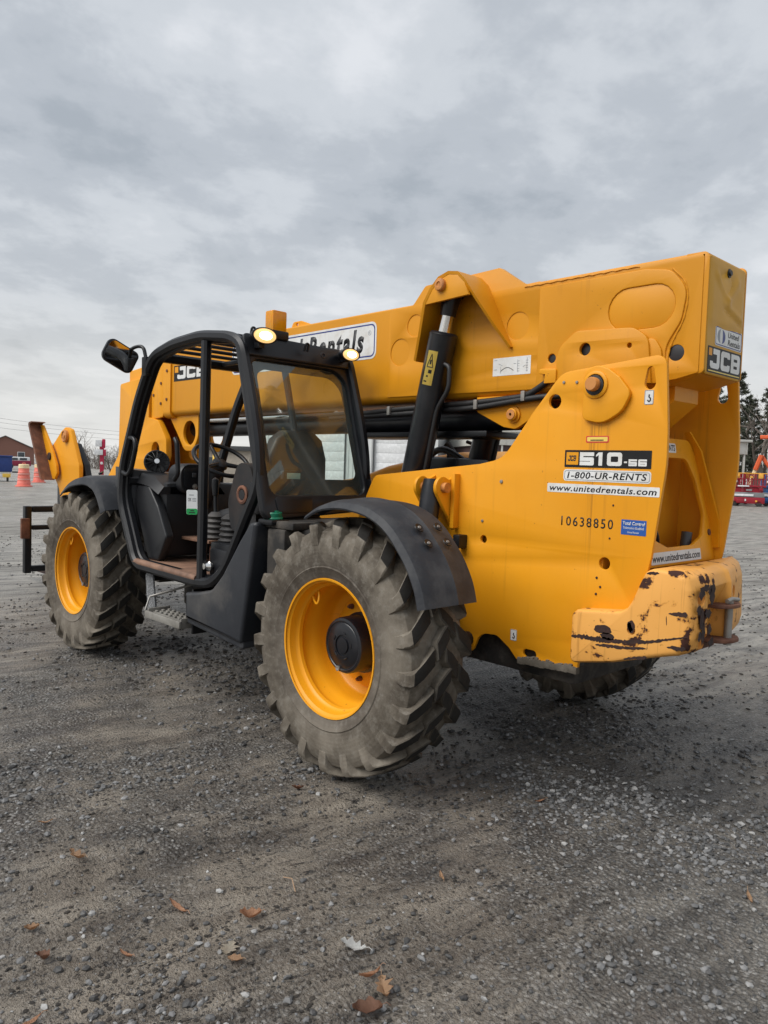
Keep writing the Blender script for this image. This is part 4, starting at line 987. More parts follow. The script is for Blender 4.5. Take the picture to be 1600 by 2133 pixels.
sw = tube('steering_wheel', [swc+(su*math.cos(2*PI*k/40)+sv_*math.sin(2*PI*k/40))*.195 for k in range(40)], .015, 'black_satin', T, 10, closed=True)
for k in range(3):
    a = 2*PI*k/3+.5; tube('spoke', [swc-sax*.03, swc+(su*math.cos(a)+sv_*math.sin(a))*.19], [.018, .012], 'black_satin', sw, 8)
revolve('wheel_boss', [(.055, -.05), (.055, -.02), (.04, -.01), (0, -.008)], swc, sax, 'dash', sw, 20)
kn = swc+(su*math.cos(-1.2)+sv_*math.sin(-1.2))*.195
revolve('spinner_knob', [(.012, 0), (.012, .03), (.026, .04), (.028, .055), (.018, .07), (0, .074)], kn, sax, 'black_satin', sw, 16)
# dashboard fan
fc = Vector((2.36, .86, 1.495)); fa = Vector((-.86, .40, .25)).normalized()
fan = revolve('cab_fan', [(.0, -.05), (.04, -.05), (.085, -.03), (.092, 0), (.088, .004), (.080, .004), (.080, -.01), (.03, -.03), (0, -.03)], fc, fa, 'black_satin', T, 26)
fu = fa.orthogonal().normalized(); fw = fa.cross(fu)
for k in range(14):
    a = 2*PI*k/14; q = fu*math.cos(a)+fw*math.sin(a)
    tube('fan_wire', [fc+q*.086, fc+q*.06+fa*.026, fc+q*.018+fa*.034], .0022, 'black_satin', fan, 5)
for k in range(4):
    a = 2*PI*k/4+.3
    lo_ = [fc+fa*(.002)+(fu*math.cos(a+d)+fw*math.sin(a+d))*r_ for d, r_ in ((0, .02), (-.25, .065), (.25, .07), (.35, .03))]
    loft('fan_blade', [lo_, [q+fa*.004 for q in lo_]], 'black_satin', fan)
revolve('fan_badge', [(.020, .034), (.018, .038), (0, .039)], fc, fa, 'chrome', fan, 16)
tube('fan_stem', [fc-fa*.03, fc+Vector((.02, -.01, -.10)), fc+Vector((.02, -.01, -.15))], .014, 'black_satin', fan, 8)
tube('fan_cable', [fc+Vector((0, .03, -.06)), fc+Vector((-.02, .09, -.10)), fc+Vector((.02, .06, -.14))], .005, 'hose', fan, 6, corner=.03)
# grab handles
tube('grab_handle', [(2.27, 1.13, 1.66), (2.16, 1.13, 1.655), (2.13, 1.13, 1.60), (2.20, 1.13, 1.44), (2.25, 1.13, 1.40), (2.33, 1.13, 1.42)], .016, 'black_satin', T, 10, corner=.05)
tube('inner_handle', [(1.93, .95, 1.66), (1.90, .95, 1.63), (1.88, .95, 1.42), (1.93, .95, 1.38)], .016, 'black_satin', T, 10, corner=.04)
# seat
seat = loft('seat', [[(x, y, z) for y, z in fillet([(.45, z0, .03), (.93, z0, .03), (.93, z1, .05), (.45, z1, .05)], 3)] for x, z0, z1 in ((.93, 1.06, 1.19), (1.0, 1.04, 1.21), (1.32, 1.04, 1.23), (1.42, 1.07, 1.21), (1.45, 1.10, 1.18))], 'seat_vinyl', T)
loft('backrest', [[(x+.27*(z-1.2)*-.42+dx, y, z) for dx, y in fillet([(-.05, .70-w_, .03), (.06, .70-w_, .03), (.06, .70+w_, .03), (-.05, .70+w_, .03)], 3)] for z, w_, x in ((1.16, .22, .97), (1.35, .235, .96), (1.55, .215, .96), (1.66, .17, .96), (1.71, .10, .965))], 'seat_vinyl', seat)
bolster = loft('seat_side', [[(a, y, b) for a, b in fillet([(.86, 1.12, .05), (1.12, 1.10, .06), (1.16, 1.28, .1), (1.06, 1.52, .1), (.93, 1.50, .08), (.86, 1.32, .1)], 4)] for y in (.955, 1.01)], 'seat_vinyl', T)
dk = revolve('seat_pivot', [(.055, 0), (.055, .008), (.043, .012), (.034, .008), (.030, -.002), (0, -.004)], (1.0, 1.01, 1.325), (0, 1, 0), 'rust', T, 22)
revolve('pivot_cap', [(.030, .0), (.03, .006), (0, .007)], (1.0, 1.012, 1.325), (0, 1, 0), 'ink', dk, 16)
for x, y in ((1.42, .93), (1.30, .88), (1.20, .96)):
    pr = []
    for k in range(5): pr += [(.062-.003*k, .033*k), (.076-.004*k, .033*k+.017)]
    revolve('bellows', pr+[(.03, .175), (0, .178)], (x, y, 1.02), (0, 0, 1), 'rubber_bellows', T, 20, 60)
lv = tube('gear_lever', [(1.42, .93, 1.18), (1.43, .93, 1.24), (1.435, .93, 1.36)], [.016, .012, .012], 'black_satin', T, 10)
revolve('lever_grip', [(0, -.07), (.018, -.06), (.024, .0), (.022, .04), (0, .055)], (1.436, .93, 1.36), (0.05, 0, 1), 'black_satin', lv, 14)
tube('lap_bar', [(1.40, .80, 1.33), (1.18, .82, 1.30)], .018, 'dash_pale', T, 10)
box('monitor', .715, .75, .80, .93, 1.40, 1.475, 'black_satin', T, .01)
box('monitor_screen', .709, .716, .815, .905, 1.41, 1.462, 'screen', T, .001)
box('rear_console', .72, .90, .58, 1.04, 1.22, 1.405, 'black_satin', T, .02)
# hanging inspection tag
TF = ((1.765, .905, 1.155), Vector((-.62, -.78, 0)).normalized(), Vector((0.03, 0, 1)).normalized())
tg_ = plateF('inspection_tag', [rrect(-.036, 0, .036, .165, .012)], .002, TF, 'tag_white', T)
plateF('tag_band', [rrect(-.0355, .0005, .0355, .040, .011)], .0006, TF, 'tag_green', tg_, 0, lift=.002)
text('lettering', 'OK', TF, (-.026, .088, -.004, .112), 'ink', tg_, lift=.002)
for k in range(3): plateF('print_line', [rrect(.002, .088+k*.009, .028, .092+k*.009, .001)], .0004, TF, 'grey_ink', tg_, lift=.002)
plateF('print_line', [rrect(-.018, .128, .012, .133, .001)], .0004, TF, 'grey_ink', tg_, lift=.002)
for k in range(2): plateF('print_line', [rrect(-.02+.01*k, .010+k*.013, .02-.006*k, .017+k*.013, .001)], .0004, TF, 'ink', tg_, lift=.0026)
# door mirror on its arm
mc = Vector((2.13, 1.245, 2.190)); ma = Vector((-.9989, -.012, -.050)).normalized()
mu = Vector((0, .90, .36)); mu = (mu-ma*mu.dot(ma)).normalized(); mv = ma.cross(mu)
def mring(k, d): return [mc+mu*a*k+mv*b*k+ma*d for a, b in fillet([(-.115, -.075, .035), (.115, -.085, .045), (.125, .075, .05), (-.105, .085, .04)], 5)]
mir = loft('door_mirror', [mring(.55, -.075), mring(.88, -.05), mring(1.0, -.015), mring(1.0, .004), mring(.93, .006)], 'black_satin', T, 40)
loft('mirror_glass', [mring(.90, .004), mring(.89, .0075)], 'mirror_glass', mir, 30)
tube('mirror_arm', [mc-ma*.05+Vector((0, -.04, .02)), mc+Vector((-.03, -.09, .075)), mc+Vector((-.10, -.11, .07)), mc+Vector((-.13, -.115, -.02))], .012, 'black_satin', mir, 8, corner=.05)
box('mirror_mount', mc.x-.16, mc.x-.10, 1.10, 1.15, 2.06, 2.19, 'black_satin', mir, .01)

# --- engine cover on the far side
loft('engine_cover', [[(x, y, z) for y, z in fillet([(-1.12, .70, .02), (-.42, .70, .02), (-.42, z1-.03, .06), (-1.05, z1, .12), (-1.14, z1-.18, .08)], 4)] for x, z1 in ((.35, 1.60), (.60, 1.66), (.90, 1.625), (1.30, 1.555), (1.62, 1.46), (2.35, 1.36), (2.45, 1.25))], 'yellow', T)
box('engine_grille', .50, 1.10, -.80, -.418, 1.30, 1.60, 'black_satin', T, .03)
tube('exhaust_stack', [(.62, -.36, 1.40), (.62, -.38, 1.64), (.66, -.38, 1.68)], .028, 'dirt_black', T, 12)
tube('engine_hose', [(.30, -.30, 1.50), (.55, -.22, 1.66), (.75, -.30, 1.60), (.9, -.38, 1.45)], .022, 'hose', T, 10, corner=.1)
box('valve_block', .15, .42, -.20, .10, 1.42, 1.58, 'black_satin', T, .02)
tube('hand_rail', [(.45, -.42, 1.52), (.45, -.42, 1.68), (.52, -.42, 1.70)], .012, 'black_satin', T, 8, corner=.03)

# --- hitch head and fork carriage at the nose
plateY('hitch_ear', [fillet([(5.16, 1.10, .02), (5.17, 1.43, .08), (5.34, 1.70, .08), (5.41, 1.81, .07), (5.54, 1.835, .08), (5.66, 1.79, .08), (5.97, 1.60, .08), (5.98, 1.40, .08), (5.72, 1.17, .1), (5.5, .60, .05), (5.2, .60, .05)], 6)], .255, .30, 'yellow', T, .006)
revolve('hitch_pin', [(.066, 0), (.066, .030), (.054, .036), (.050, .028), (.026, .028), (.022, .036), (0, .036)], (5.51, .30, 1.735), (0, 1, 0), 'pin_face', T, 22)
plateY('hook_gusset', [fillet([(5.785, 1.275, .01), (6.14, 1.862, .01), (6.09, 1.862, .01), (5.78, 1.57, .05), (5.665, 1.42, .05), (5.64, 1.33, .03), (5.71, 1.265, .01)], 4)], .322, .352, 'yellow', T, .004)
revolve('hook_bolt', [(.042, 0), (.042, .012), (.038, .016), (0, .016)], (5.845, .352, 1.515), (0, 1, 0), 'rust_dark', T, 18)
loft('hook_plate', [[(x0, .330, z), (x0, .470, z), (x0+.05, .470, z+.01), (x0+.05, .330, z+.01)] for x0, z in ((5.755, 1.255), (5.77, 1.275), (6.125, 1.835), (6.13, 1.862), (6.11, 1.880), (6.03, 1.888))], 'rust', T)
plateY('hose_cover', [fillet([(5.56, 1.68, .03), (5.42, 1.66, .03), (5.28, 1.52, .04), (5.20, 1.44, .03), (5.00, 1.05, .02), (5.56, 1.05, .02)], 4)], .17, .235, 'black_satin', T, .01)
box('hitch_block', 5.20, 5.95, -.24, .24, .70, 1.30, 'black_satin', T, .04)
for s in (1, -1):
    box('carriage_upright', 5.78, 5.86, s*.595-.036, s*.595+.036, .24, .970, 'black_frame', T, .012)
    box('upright_pad', 5.76, 5.80, s*.595+.02*s-.03, s*.595+.02*s+.06, .62, .84, 'rust', T, .01)
for z, r_ in ((.935, .033), (.735, .026), (.285, .033)):
    box('carriage_rail', 5.79, 5.85, -.55, .55, z-r_, z+r_, 'black_frame', T, .012)
for y in (.20, -.20):
    loft('fork', [[(x, y-w_, z0), (x, y+w_, z0), (x, y+w_, z1), (x, y-w_, z1)] for x, w_, z0, z1 in ((5.86, .06, .16, .21), (6.6, .06, .15, .19), (7.05, .03, .15, .16))], 'rust_dark', T)
    box('fork_shank', 5.86, 5.91, y-.06, y+.06, .16, .95, 'rust_dark', T, .008)

# --- decals
def decal(loops, frame, mat, lift, nm='decal'):
    return plateF(nm, loops, .0010, frame, mat, T, 0, lift=lift)
S = SIDE(.385)
d = decal([rrect(.767, 1.541, 1.201, 1.621, .003)], S, 'black_sticker', 0)
plateF('emblem_field', [rrect(.776, 1.553, .840, 1.611, .002)], .0005, S, 'yellow', d, 0, lift=.001)
block('emblem', 'JCB', S, (.785, 1.570, .826, 1.596), 'ink', d, .0015, .9, .24, .14, .25)
block('lettering', '510', S, (.848, 1.551, 1.062, 1.611), 'white_sticker', d, .001, 1.15, .29, .16)
plateF('hyphen', [rrect(1.072, 1.565, 1.087, 1.572, .001)], .0005, S, 'white_sticker', d, 0, lift=.001)
block('lettering', '56', S, (1.094, 1.552, 1.180, 1.582), 'white_sticker', d, .001, 1.25, .28, .2)
d = decal([rrect(.764, 1.477, 1.203, 1.531, .014)], S, 'white_sticker', 0)
plateF('border', [rrect(.769, 1.482, 1.198, 1.526, .011), rrect(.772, 1.485, 1.195, 1.523, .009)], .0004, S, 'grey_ink', d, 0, lift=.001)
text('lettering', '1-800-UR-RENTS', S, (.784, 1.489, 1.184, 1.520), 'ink', d, bold=.020, shear=.18, lift=.001, spacing=1.10)
d = decal([rrect(.677, 1.421, 1.245, 1.463, .005)], S, 'white_sticker', 0)
text('lettering', 'www.unitedrentals.com', S, (.690, 1.428, 1.232, 1.457), 'ink', d, bold=.018, shear=.18, lift=.001, spacing=1.10)
text('fleet_number', '10638850', S, (.763, 1.266, 1.034, 1.311), 'stencil_ink', T, bold=.012, spacing=1.28)
d = decal([rrect(1.074, 1.249, 1.193, 1.316, .002)], S, 'blue_sticker', 0)
text('lettering', 'Total Control', S, (1.081, 1.292, 1.186, 1.308), 'white_sticker', d, bold=.02, lift=.001)
text('lettering', 'Telematics Enabled', S, (1.083, 1.275, 1.182, 1.286), 'white_sticker', d, lift=.001)
text('lettering', 'United Rentals', S, (1.105, 1.257, 1.160, 1.265), 'white_sticker', d, lift=.001)
d = decal([rrect(.876, 1.655, .992, 1.686, .006)], S, 'red_ink', 0)
plateF('field', [rrect(.882, 1.661, .986, 1.681, .004)], .0004, S, 'warn_yellow', d, 0, lift=.001)
plateF('print_line', [rrect(.899, 1.664, .966, 1.669, .001)], .0003, S, 'ink', d, 0, lift=.0014)
def hook_sticker(u, z, k):
    d = decal([rrect(u-.021*k, z-.031*k, u+.021*k, z+.031*k, .005)], S, 'white_sticker', 0)
    plateF('border', [rrect(u-.021*k, z-.031*k, u+.021*k, z+.031*k, .005), rrect(u-.018*k, z-.028*k, u+.018*k, z+.028*k, .004)], .0004, S, 'grey_ink', d, 0, lift=.001)
    pth = [(u-.006*k, z-.012*k), (u+.0*k, z-.018*k), (u+.007*k, z-.013*k), (u+.007*k, z-.004*k), (u+.0*k, z+.001*k), (u+.001*k, z+.012*k)]
    bm = bmesh.new(); tube_bm(bm, [(-a, .3868, b) for a, b in pth], .0028*k, 6); mesh_obj('hook_symbol', bm, 'ink', d)
hook_sticker(1.174, 1.850, 1.0); hook_sticker(.516, .693, .9)
B = SIDE(.2045)
d = decal([rrect(.172, 2.021, .418, 2.116, .002)], B, 'white_sticker', .0, 'load_chart')
def seg_line(u0, v0, u1, v1, w_=.0012, mt='grey_ink'):
    bm = bmesh.new(); tube_bm(bm, [(-u0, .2057, v0), (-u1, .2057, v1)], w_, 5); mesh_obj('chart_line', bm, mt, d)
for k in range(7): seg_line(.225+k*.012, 2.045+.018*math.sin(k*.45), .237+k*.012, 2.045+.018*math.sin((k+1)*.45), .0016, 'ink')
for k in range(5): seg_line(.335, 2.040+k*.013, .347, 2.040+k*.013)
for k in range(5): seg_line(.388, 2.040+k*.013, .402, 2.040+k*.013)
for a in ((.335, 2.035, .335, 2.10), (.395, 2.035, .395, 2.105), (.225, 2.035, .225, 2.07), (.21, 2.085, .235, 2.075), (.18, 2.055, .20, 2.055), (.31, 2.08, .325, 2.08), (.37, 2.06, .385, 2.068), (.18, 2.105, .20, 2.105)): seg_line(*a)
# the long hire decal on the boom
B2 = SIDE(.2005)
d = decal([rrect(-2.43, 2.195, -.768, 2.428, .045)], B2, 'white_sticker', 0)
plateF('border', [rrect(-2.417, 2.208, -.781, 2.415, .036), rrect(-2.408, 2.217, -.790, 2.406, .030)], .0004, B2, 'blue_ink', d, 0, lift=.001)
text('lettering', 'United Rentals', B2, (-2.05, 2.236, -.885, 2.392), 'ink', d, bold=.040, shear=.20, lift=.001, spacing=1.22)
text('registered_mark', 'R', B2, (-.838, 2.352, -.826, 2.366), 'grey_ink', d, lift=.001)
plateF('registered_ring', [circle(-.832, 2.359, .015, 18), circle(-.832, 2.359, .012, 18)], .0004, B2, 'grey_ink', d, 0, lift=.001)
plateF('logo_half', [fillet([(-2.36+.24*.5+.10*math.cos(a), 2.312+.075*math.sin(a)) for a in [PI/2+PI*i/12 for i in range(13)]], 1)], .0004, B2, 'grey_ink', d, 0, lift=.001)
plateF('logo_half', [fillet([(-2.36+.24*.55+.10*math.cos(a), 2.312+.075*math.sin(a)) for a in [-PI/2+PI*i/12 for i in range(13)]], 1)], .0004, B2, 'blue_ink', d, 0, lift=.001)
d = decal([rrect(-3.36, 2.200, -2.80, 2.335, .004)], B2, 'black_sticker', 0)
block('lettering', 'JCB', B2, (-3.30, 2.218, -2.83, 2.322), 'white_sticker', d, .001, 1.1, .30, .14)
plateF('emblem_field', [rrect(-3.345, 2.275, -3.285, 2.325, .003)], .0004, B2, 'yellow', d, 0, lift=.001)
# decals on the boom's end cover
E_ = ((-1.3225, 0, 0), (0, -1, 0), (0, 0, 1))
d = decal([rrect(-.104, 2.098, .184, 2.186, .012)], E_, 'white_sticker', 0)
plateF('border', [rrect(-.100, 2.102, .180, 2.182, .010), rrect(-.096, 2.106, .176, 2.178, .008)], .0004, E_, 'blue_ink', d, 0, lift=.001)
plateF('logo_half', [[(-.048+.034*math.cos(a), 2.142+.030*math.sin(a)) for a in [PI/2+PI*i/14 for i in range(15)]] + [(-.048+.008*math.cos(a), 2.142+.030*math.sin(a)) for a in [1.5*PI-PI*i/14 for i in range(1, 14)]]], .0004, E_, 'grey_ink', d, 0, lift=.001)
plateF('logo_half', [[(-.034+.034*math.cos(a), 2.142+.030*math.sin(a)) for a in [-PI/2+PI*i/14 for i in range(15)]] + [(-.034+.008*math.cos(a), 2.142+.030*math.sin(a)) for a in [PI/2-PI*i/14 for i in range(1, 14)]]], .0004, E_, 'blue_ink', d, 0, lift=.001)
text('lettering', 'United', E_, (.030, 2.146, .150, 2.172), 'ink', d, bold=.01, shear=.15, lift=.001)
text('lettering', 'Rentals', E_, (.030, 2.112, .164, 2.138), 'ink', d, bold=.01, shear=.15, lift=.001)
d = decal([rrect(-.170, 1.974, .188, 2.088, .004)], E_, 'black_sticker', 0)
plateF('underline', [rrect(-.160, 1.980, .178, 1.985, .001)], .0004, E_, 'warn_yellow', d, 0, lift=.001)
plateF('emblem_field', [rrect(-.160, 2.048, -.128, 2.080, .002)], .0004, E_, 'yellow', d, 0, lift=.001)
block('lettering', 'JCB', E_, (-.145, 1.994, .174, 2.080), 'white_sticker', d, .0012, .95, .28, .13)
# warning label on the lift cylinder, curved round the barrel
Acy = Vector((.066, .285, 2.505)); Dcy = Vector((.186, 0, -.783)).normalized(); Ncy = Vector((-.55, .82, -.13)); Ncy = (Ncy-Dcy*Ncy.dot(Dcy)).normalized(); Ucy = Ncy.cross(Dcy)
if Ucy.dot(Vector((-.69, -.72, 0))) < 0: Ucy = -Ucy
def oncyl(a, h, r_=.0808): return Acy+Dcy*h+(Ncy*math.cos(a)+Ucy*math.sin(a))*r_
def cylpatch(nm, a0, a1, h0, h1, mat, r_, par):
    bm = bmesh.new(); n = 8; rows = [[bm.verts.new(oncyl(a0+(a1-a0)*i/n, h, r_)) for i in range(n+1)] for h in (h0, h1)]
    for i in range(n): bm.faces.new((rows[0][i], rows[0][i+1], rows[1][i+1], rows[1][i]))
    bmesh.ops.solidify(bm, geom=bm.faces[:], thickness=.0006)
    return mesh_obj(nm, bm, mat, par)
d = cylpatch('warning_label', -.75, .02, .345, .535, 'warn_yellow', .0812, T)
tri = [(-.60, .435), (-.14, .435), (-.37, .362)]
for a, b in zip(tri, tri[1:]+tri[:1]):
    tube('warning_triangle', [oncyl(a[0]+(b[0]-a[0])*k/4, a[1]+(b[1]-a[1])*k/4, .0817) for k in range(5)], .0022, 'ink', d, 6)
cylpatch('pictogram', -.42, -.30, .395, .42, 'ink', .0816, d)
cylpatch('pictogram', -.42, -.16, .450, .470, 'ink', .0816, d)
cylpatch('pictogram', -.52, -.36, .482, .492, 'ink', .0816, d)
cylpatch('print_line', -.66, -.40, .512, .520, 'ink', .0816, d)
# decals on the rear cross panel
def CPF(n): return (tuple(cp(0, 0, n)), (0, -1, 0), CP[2])
d = decal([rrect(-.30, .012, .205, .066, .004)], CPF(.0201), 'white_sticker', 0)
text('lettering', 'www.unitedrentals.com', CPF(.0211), (-.285, .022, .195, .056), 'ink', d, bold=.015, shear=.18)
d = decal([rrect(-.20, .530, .06, .575, .008)], CPF(.0201), 'white_sticker', 0)
text('lettering', '1-800-UR-RENTS', CPF(.0211), (-.19, .538, .05, .568), 'ink', d, bold=.015, shear=.15)
# ------------------------------------------------------------------ loose gravel and leaves
m, t, p = principled('loose_stone'); MATS['loose_stone'] = m
g = N(t, 'ShaderNodeNewGeometry')
c = ramp(t, g.outputs['Random Per Island'], [(0, (.035, .036, .038)), (.40, (.10, .102, .105)), (.75, (.21, .213, .217)), (.93, (.29, .29, .29)), (1, (.46, .46, .45))])
c = mix(t, mth(t, 'MULTIPLY', nz(t, objvec(t), 90, 4), .6), c, (.055, .050, .043))
L(t, c, p.inputs['Base Color']); p.inputs['Roughness'].default_value = .62
ico = bmesh.new(); bmesh.ops.create_icosphere(ico, subdivisions=1, radius=1)
IV = [v.co.copy() for v in ico.verts]; IFc = [[v.index for v in f.verts] for f in ico.faces]; ico.free()
def stone_field(seed, count, region, smin, smax, dens, power=3.0):
    rr = random.Random(seed); vs, fs = [], []; k = 0; tries = 0
    while k < count and tries < count*12:
        tries += 1
        x, y = region(rr)
        if noise.noise(Vector((x*.9+4, y*.9, 0)))*.6+noise.noise(Vector((x*2.7, y*2.7, 9)))*.4 + dens < rr.random()*.9-.25: continue
        s = smin+(smax-smin)*rr.random()**power
        q = Matrix.Rotation(rr.random()*6.28, 3, 'Z') @ Matrix.Rotation(rr.random()*6.28, 3, 'X')
        sc = Vector((s*(.8+.5*rr.random()), s*(.7+.4*rr.random()), s*(.5+.35*rr.random())))
        b = len(vs); gz = ground_h(x, y)+s*.22
        for v in IV:
            w_ = q @ Vector((v.x*sc.x, v.y*sc.y, v.z*sc.z))*(.82+.36*rr.random()); vs.append((w_.x+x, w_.y+y, w_.z*.8+gz))
        fs += [[b+i for i in f] for f in IFc]; k += 1
    return vs, fs
CX, CY = -2.784, 3.482
def polar(rr, d0, d1, a0, a1):
    d = d0+(d1-d0)*rr.random()**1.3; a = R(a0+(a1-a0)*rr.random()); return CX+d*math.cos(a), CY+d*math.sin(a)
V1, F1 = stone_field(11, 7000, lambda r_: polar(r_, 1.8, 6.5, -74, -13), .0022, .015, .05, 3.2)
V2, F2 = stone_field(12, 11000, lambda r_: polar(r_, 3.6, 18.0, -76, -12), .004, .019, .04, 2.2)
def ridge(rr):
    u = rr.random(); a = Vector((-.75, .55)).lerp(Vector((-2.2, .05)), u); return a.x+rr.gauss(0, .16), a.y+rr.gauss(0, .16+.12*u)
V3, F3 = stone_field(13, 2600, ridge, .003, .016, .6, 1.8)
VC, FC = stone_field(21, 6500, lambda r_: polar(r_, 1.9, 9.0, -62, -13), .002, .0105, .02, 2.2)
VD, FD = stone_field(22, 5000, lambda r_: polar(r_, 5.0, 18.0, -74, -12), .005, .022, .02, 2.0)
b_ = len(VC); VC = VC+VD; FC = FC+[[i+b_ for i in f] for f in FD]
VC = [(x, y, ground_h(x, y)+(z-ground_h(x, y))*.6) for x, y, z in VC]
me = bpy.data.meshes.new('mud_clods'); me.from_pydata(VC, [], FC); finish(me, simple('mud_clod', (.022, .019, .016), .85, c2=(.060, .050, .040), sc=20, bmp=.5), 0)
tag(link('mud_clods', me), 'dark crumbs of mud thrown up along the wheel tracks', 'mud', kind='stuff')
def merge(*parts):
    V, F = [], []
    for v, f in parts:
        b = len(V); V += v; F += [[i+b for i in q] for q in f]
    return V, F
gv, gf = merge((V1, F1), (V2, F2), (V3, F3))
me = bpy.data.meshes.new('loose_gravel'); me.from_pydata(gv, [], gf); finish(me, 'loose_stone', 0)
tag(link('loose_gravel', me), 'loose grey crushed stone scattered over the muddy yard', 'gravel', kind='stuff')

def leaf_mat(name, c, c2): return simple(name, c, .7, c2=c2, sc=30, lo=.35, hi=.7, bmp=.3)
leaf_mat('leaf_tan', (.46, .30, .18), (.36, .21, .12)); leaf_mat('leaf_orange', (.48, .27, .16), (.36, .18, .10))
leaf_mat('leaf_brown', (.26, .135, .085), (.16, .08, .05)); leaf_mat('leaf_pale', (.50, .46, .38), (.40, .34, .26)); leaf_mat('leaf_white', (.62, .62, .60), (.50, .50, .49))
def leaf(name, label, x, y, rz, size, mat, kind, curl, seed):
    rr = random.Random(seed); n = 9; L_, R_ = [], []
    for i in range(n+1):
        u = i/n
        if kind == 'oak': w_ = .26*math.sin(PI*min(1, u*1.03))**.7*(1+.55*math.sin(u*PI*7.2))
        elif kind == 'lance': w_ = .13*math.sin(PI*u)**.8
        else: w_ = .34*math.sin(PI*u)**.75*(1+.25*math.sin(u*PI*6))
        w_ = max(w_, .012); jl, jr = 1+.25*(rr.random()-.5), 1+.25*(rr.random()-.5)
        zc = curl*((u-.5)**2*1.6)+.05*math.sin(u*7+seed)*curl
        L_.append((u-.5, w_*jl, zc+curl*1.2*w_+.02)); R_.append((u-.5, -w_*jr, zc+curl*(.6+.6*rr.random())*w_+.02))
    bm = bmesh.new(); rows = [[bm.verts.new(a) for a in (L_[i], (L_[i][0], L_[i][1]*.5, L_[i][2]*.6+.01), (L_[i][0], 0, curl*((i/n-.5)**2*1.6)), (R_[i][0], R_[i][1]*.5, R_[i][2]*.6+.01), R_[i])] for i in range(n+1)]
    for a, b in zip(rows, rows[1:]):
        for k in range(4): bm.faces.new((a[k], b[k], b[k+1], a[k+1]))
    r_ = bmesh.ops.solidify(bm, geom=bm.faces[:], thickness=.012)
    tube_bm(bm, [(-.5, 0, .02+curl*.4), (-.62, .02, .04+curl*.5), (-.75, .05, .03+curl*.4)], .010, 5)
    for v in bm.verts: v.co *= size
    me = bpy.data.meshes.new(name); bm.to_mesh(me); bm.free(); finish(me, mat, 50)
    o = link(name, me); o.location = (x, y, ground_h(x, y)+.006); o.rotation_euler = (rr.uniform(-.2, .2), rr.uniform(-.2, .2), rz)
    tag(o, label, 'leaf', 'fallen leaves on the gravel')
LV = [(-.735, 2.08, 1.0, .070, 'leaf_orange', 'x', .9, 'crumpled orange leaf alone on the mud, left of the pale oak leaf'),
      (-.835, 2.222, 2.3, .085, 'leaf_pale', 'oak', .15, 'pale lobed oak leaf lying flat at the bottom of the picture'),
      (-.895, 2.238, .4, .055, 'leaf_tan', 'x', .4, 'small tan leaf touching the stem of the pale oak leaf'),
      (-.533, 2.234, .2, .085, 'leaf_orange', 'lance', .5, 'narrow orange leaf on bare mud above the crumpled orange leaf'),
      (-.644, 2.468, .1, .070, 'leaf_orange', 'lance', .4, 'narrow orange leaf beside a cluster of grey stones, lower left'),
      (-.336, 2.641, 1.2, .045, 'leaf_tan', 'x', .8, 'small curled tan leaf near the left edge of the picture'),
      (.003, 2.361, .3, .080, 'leaf_tan', 'oak', .6, 'ragged tan leaf on the mud left of the picture, below the front wheel'),
      (.359, 2.348, 1.1, .055, 'leaf_tan', 'lance', .5, 'thin straw-coloured leaf farthest to the left, below the front wheel'),
      (-1.077, 1.923, .5, .085, 'leaf_white', 'oak', .5, 'whitish torn leaf at the bottom middle of the picture'),
      (-1.207, 1.97, 1.4, .075, 'leaf_orange', 'lance', .7, 'curled orange leaf at the top of the leaf pile at the bottom'),
      (-1.273, 1.974, 2.6, .080, 'leaf_tan', 'oak', .6, 'tan oak leaf in the leaf pile at the bottom, crumpled'),
      (-1.306, 2.071, .9, .085, 'leaf_brown', 'x', .8, 'brown crumpled leaf lowest in the leaf pile at the bottom'),
      (-.988, 1.408, -.6, .060, 'leaf_tan', 'lance', .4, 'thin tan leaf on smooth mud behind the rear wheel'),
      (-.034, 1.350, .8, .055, 'leaf_brown', 'x', .6, 'small brown leaf closest to the near rear tyre'),
      (-.744, 2.786, 1.8, .07, 'leaf_orange', 'lance', .3, 'orange leaf cut by the lower left corner of the picture'),
      (-.505, 2.664, .2, .055, 'leaf_brown', 'x', .9, 'dark brown curled leaf lying left of the grey stone cluster'),
      (-1.798, .649, 2.2, .065, 'leaf_tan', 'lance', .5, 'tan leaf among stones at the right edge of the picture'),
      (-.830, .556, 1.2, .055, 'leaf_orange', 'lance', .4, 'orange leaf on the stony ridge behind the rear wheel')]
for i, (x, y, rz, s_, mt, kd, cu_, lb_) in enumerate(LV): leaf('fallen_leaf', lb_, x, y, rz, s_, mt, kd, cu_, i+1)
tag(tube('pine_needle', [(-.62, 1.86, .012), (-.66, 1.85, .02), (-.72, 1.88, .008)], .0014, 'leaf_tan', None, 5), 'long bent pine needle lying on the mud in the foreground', 'pine needle')

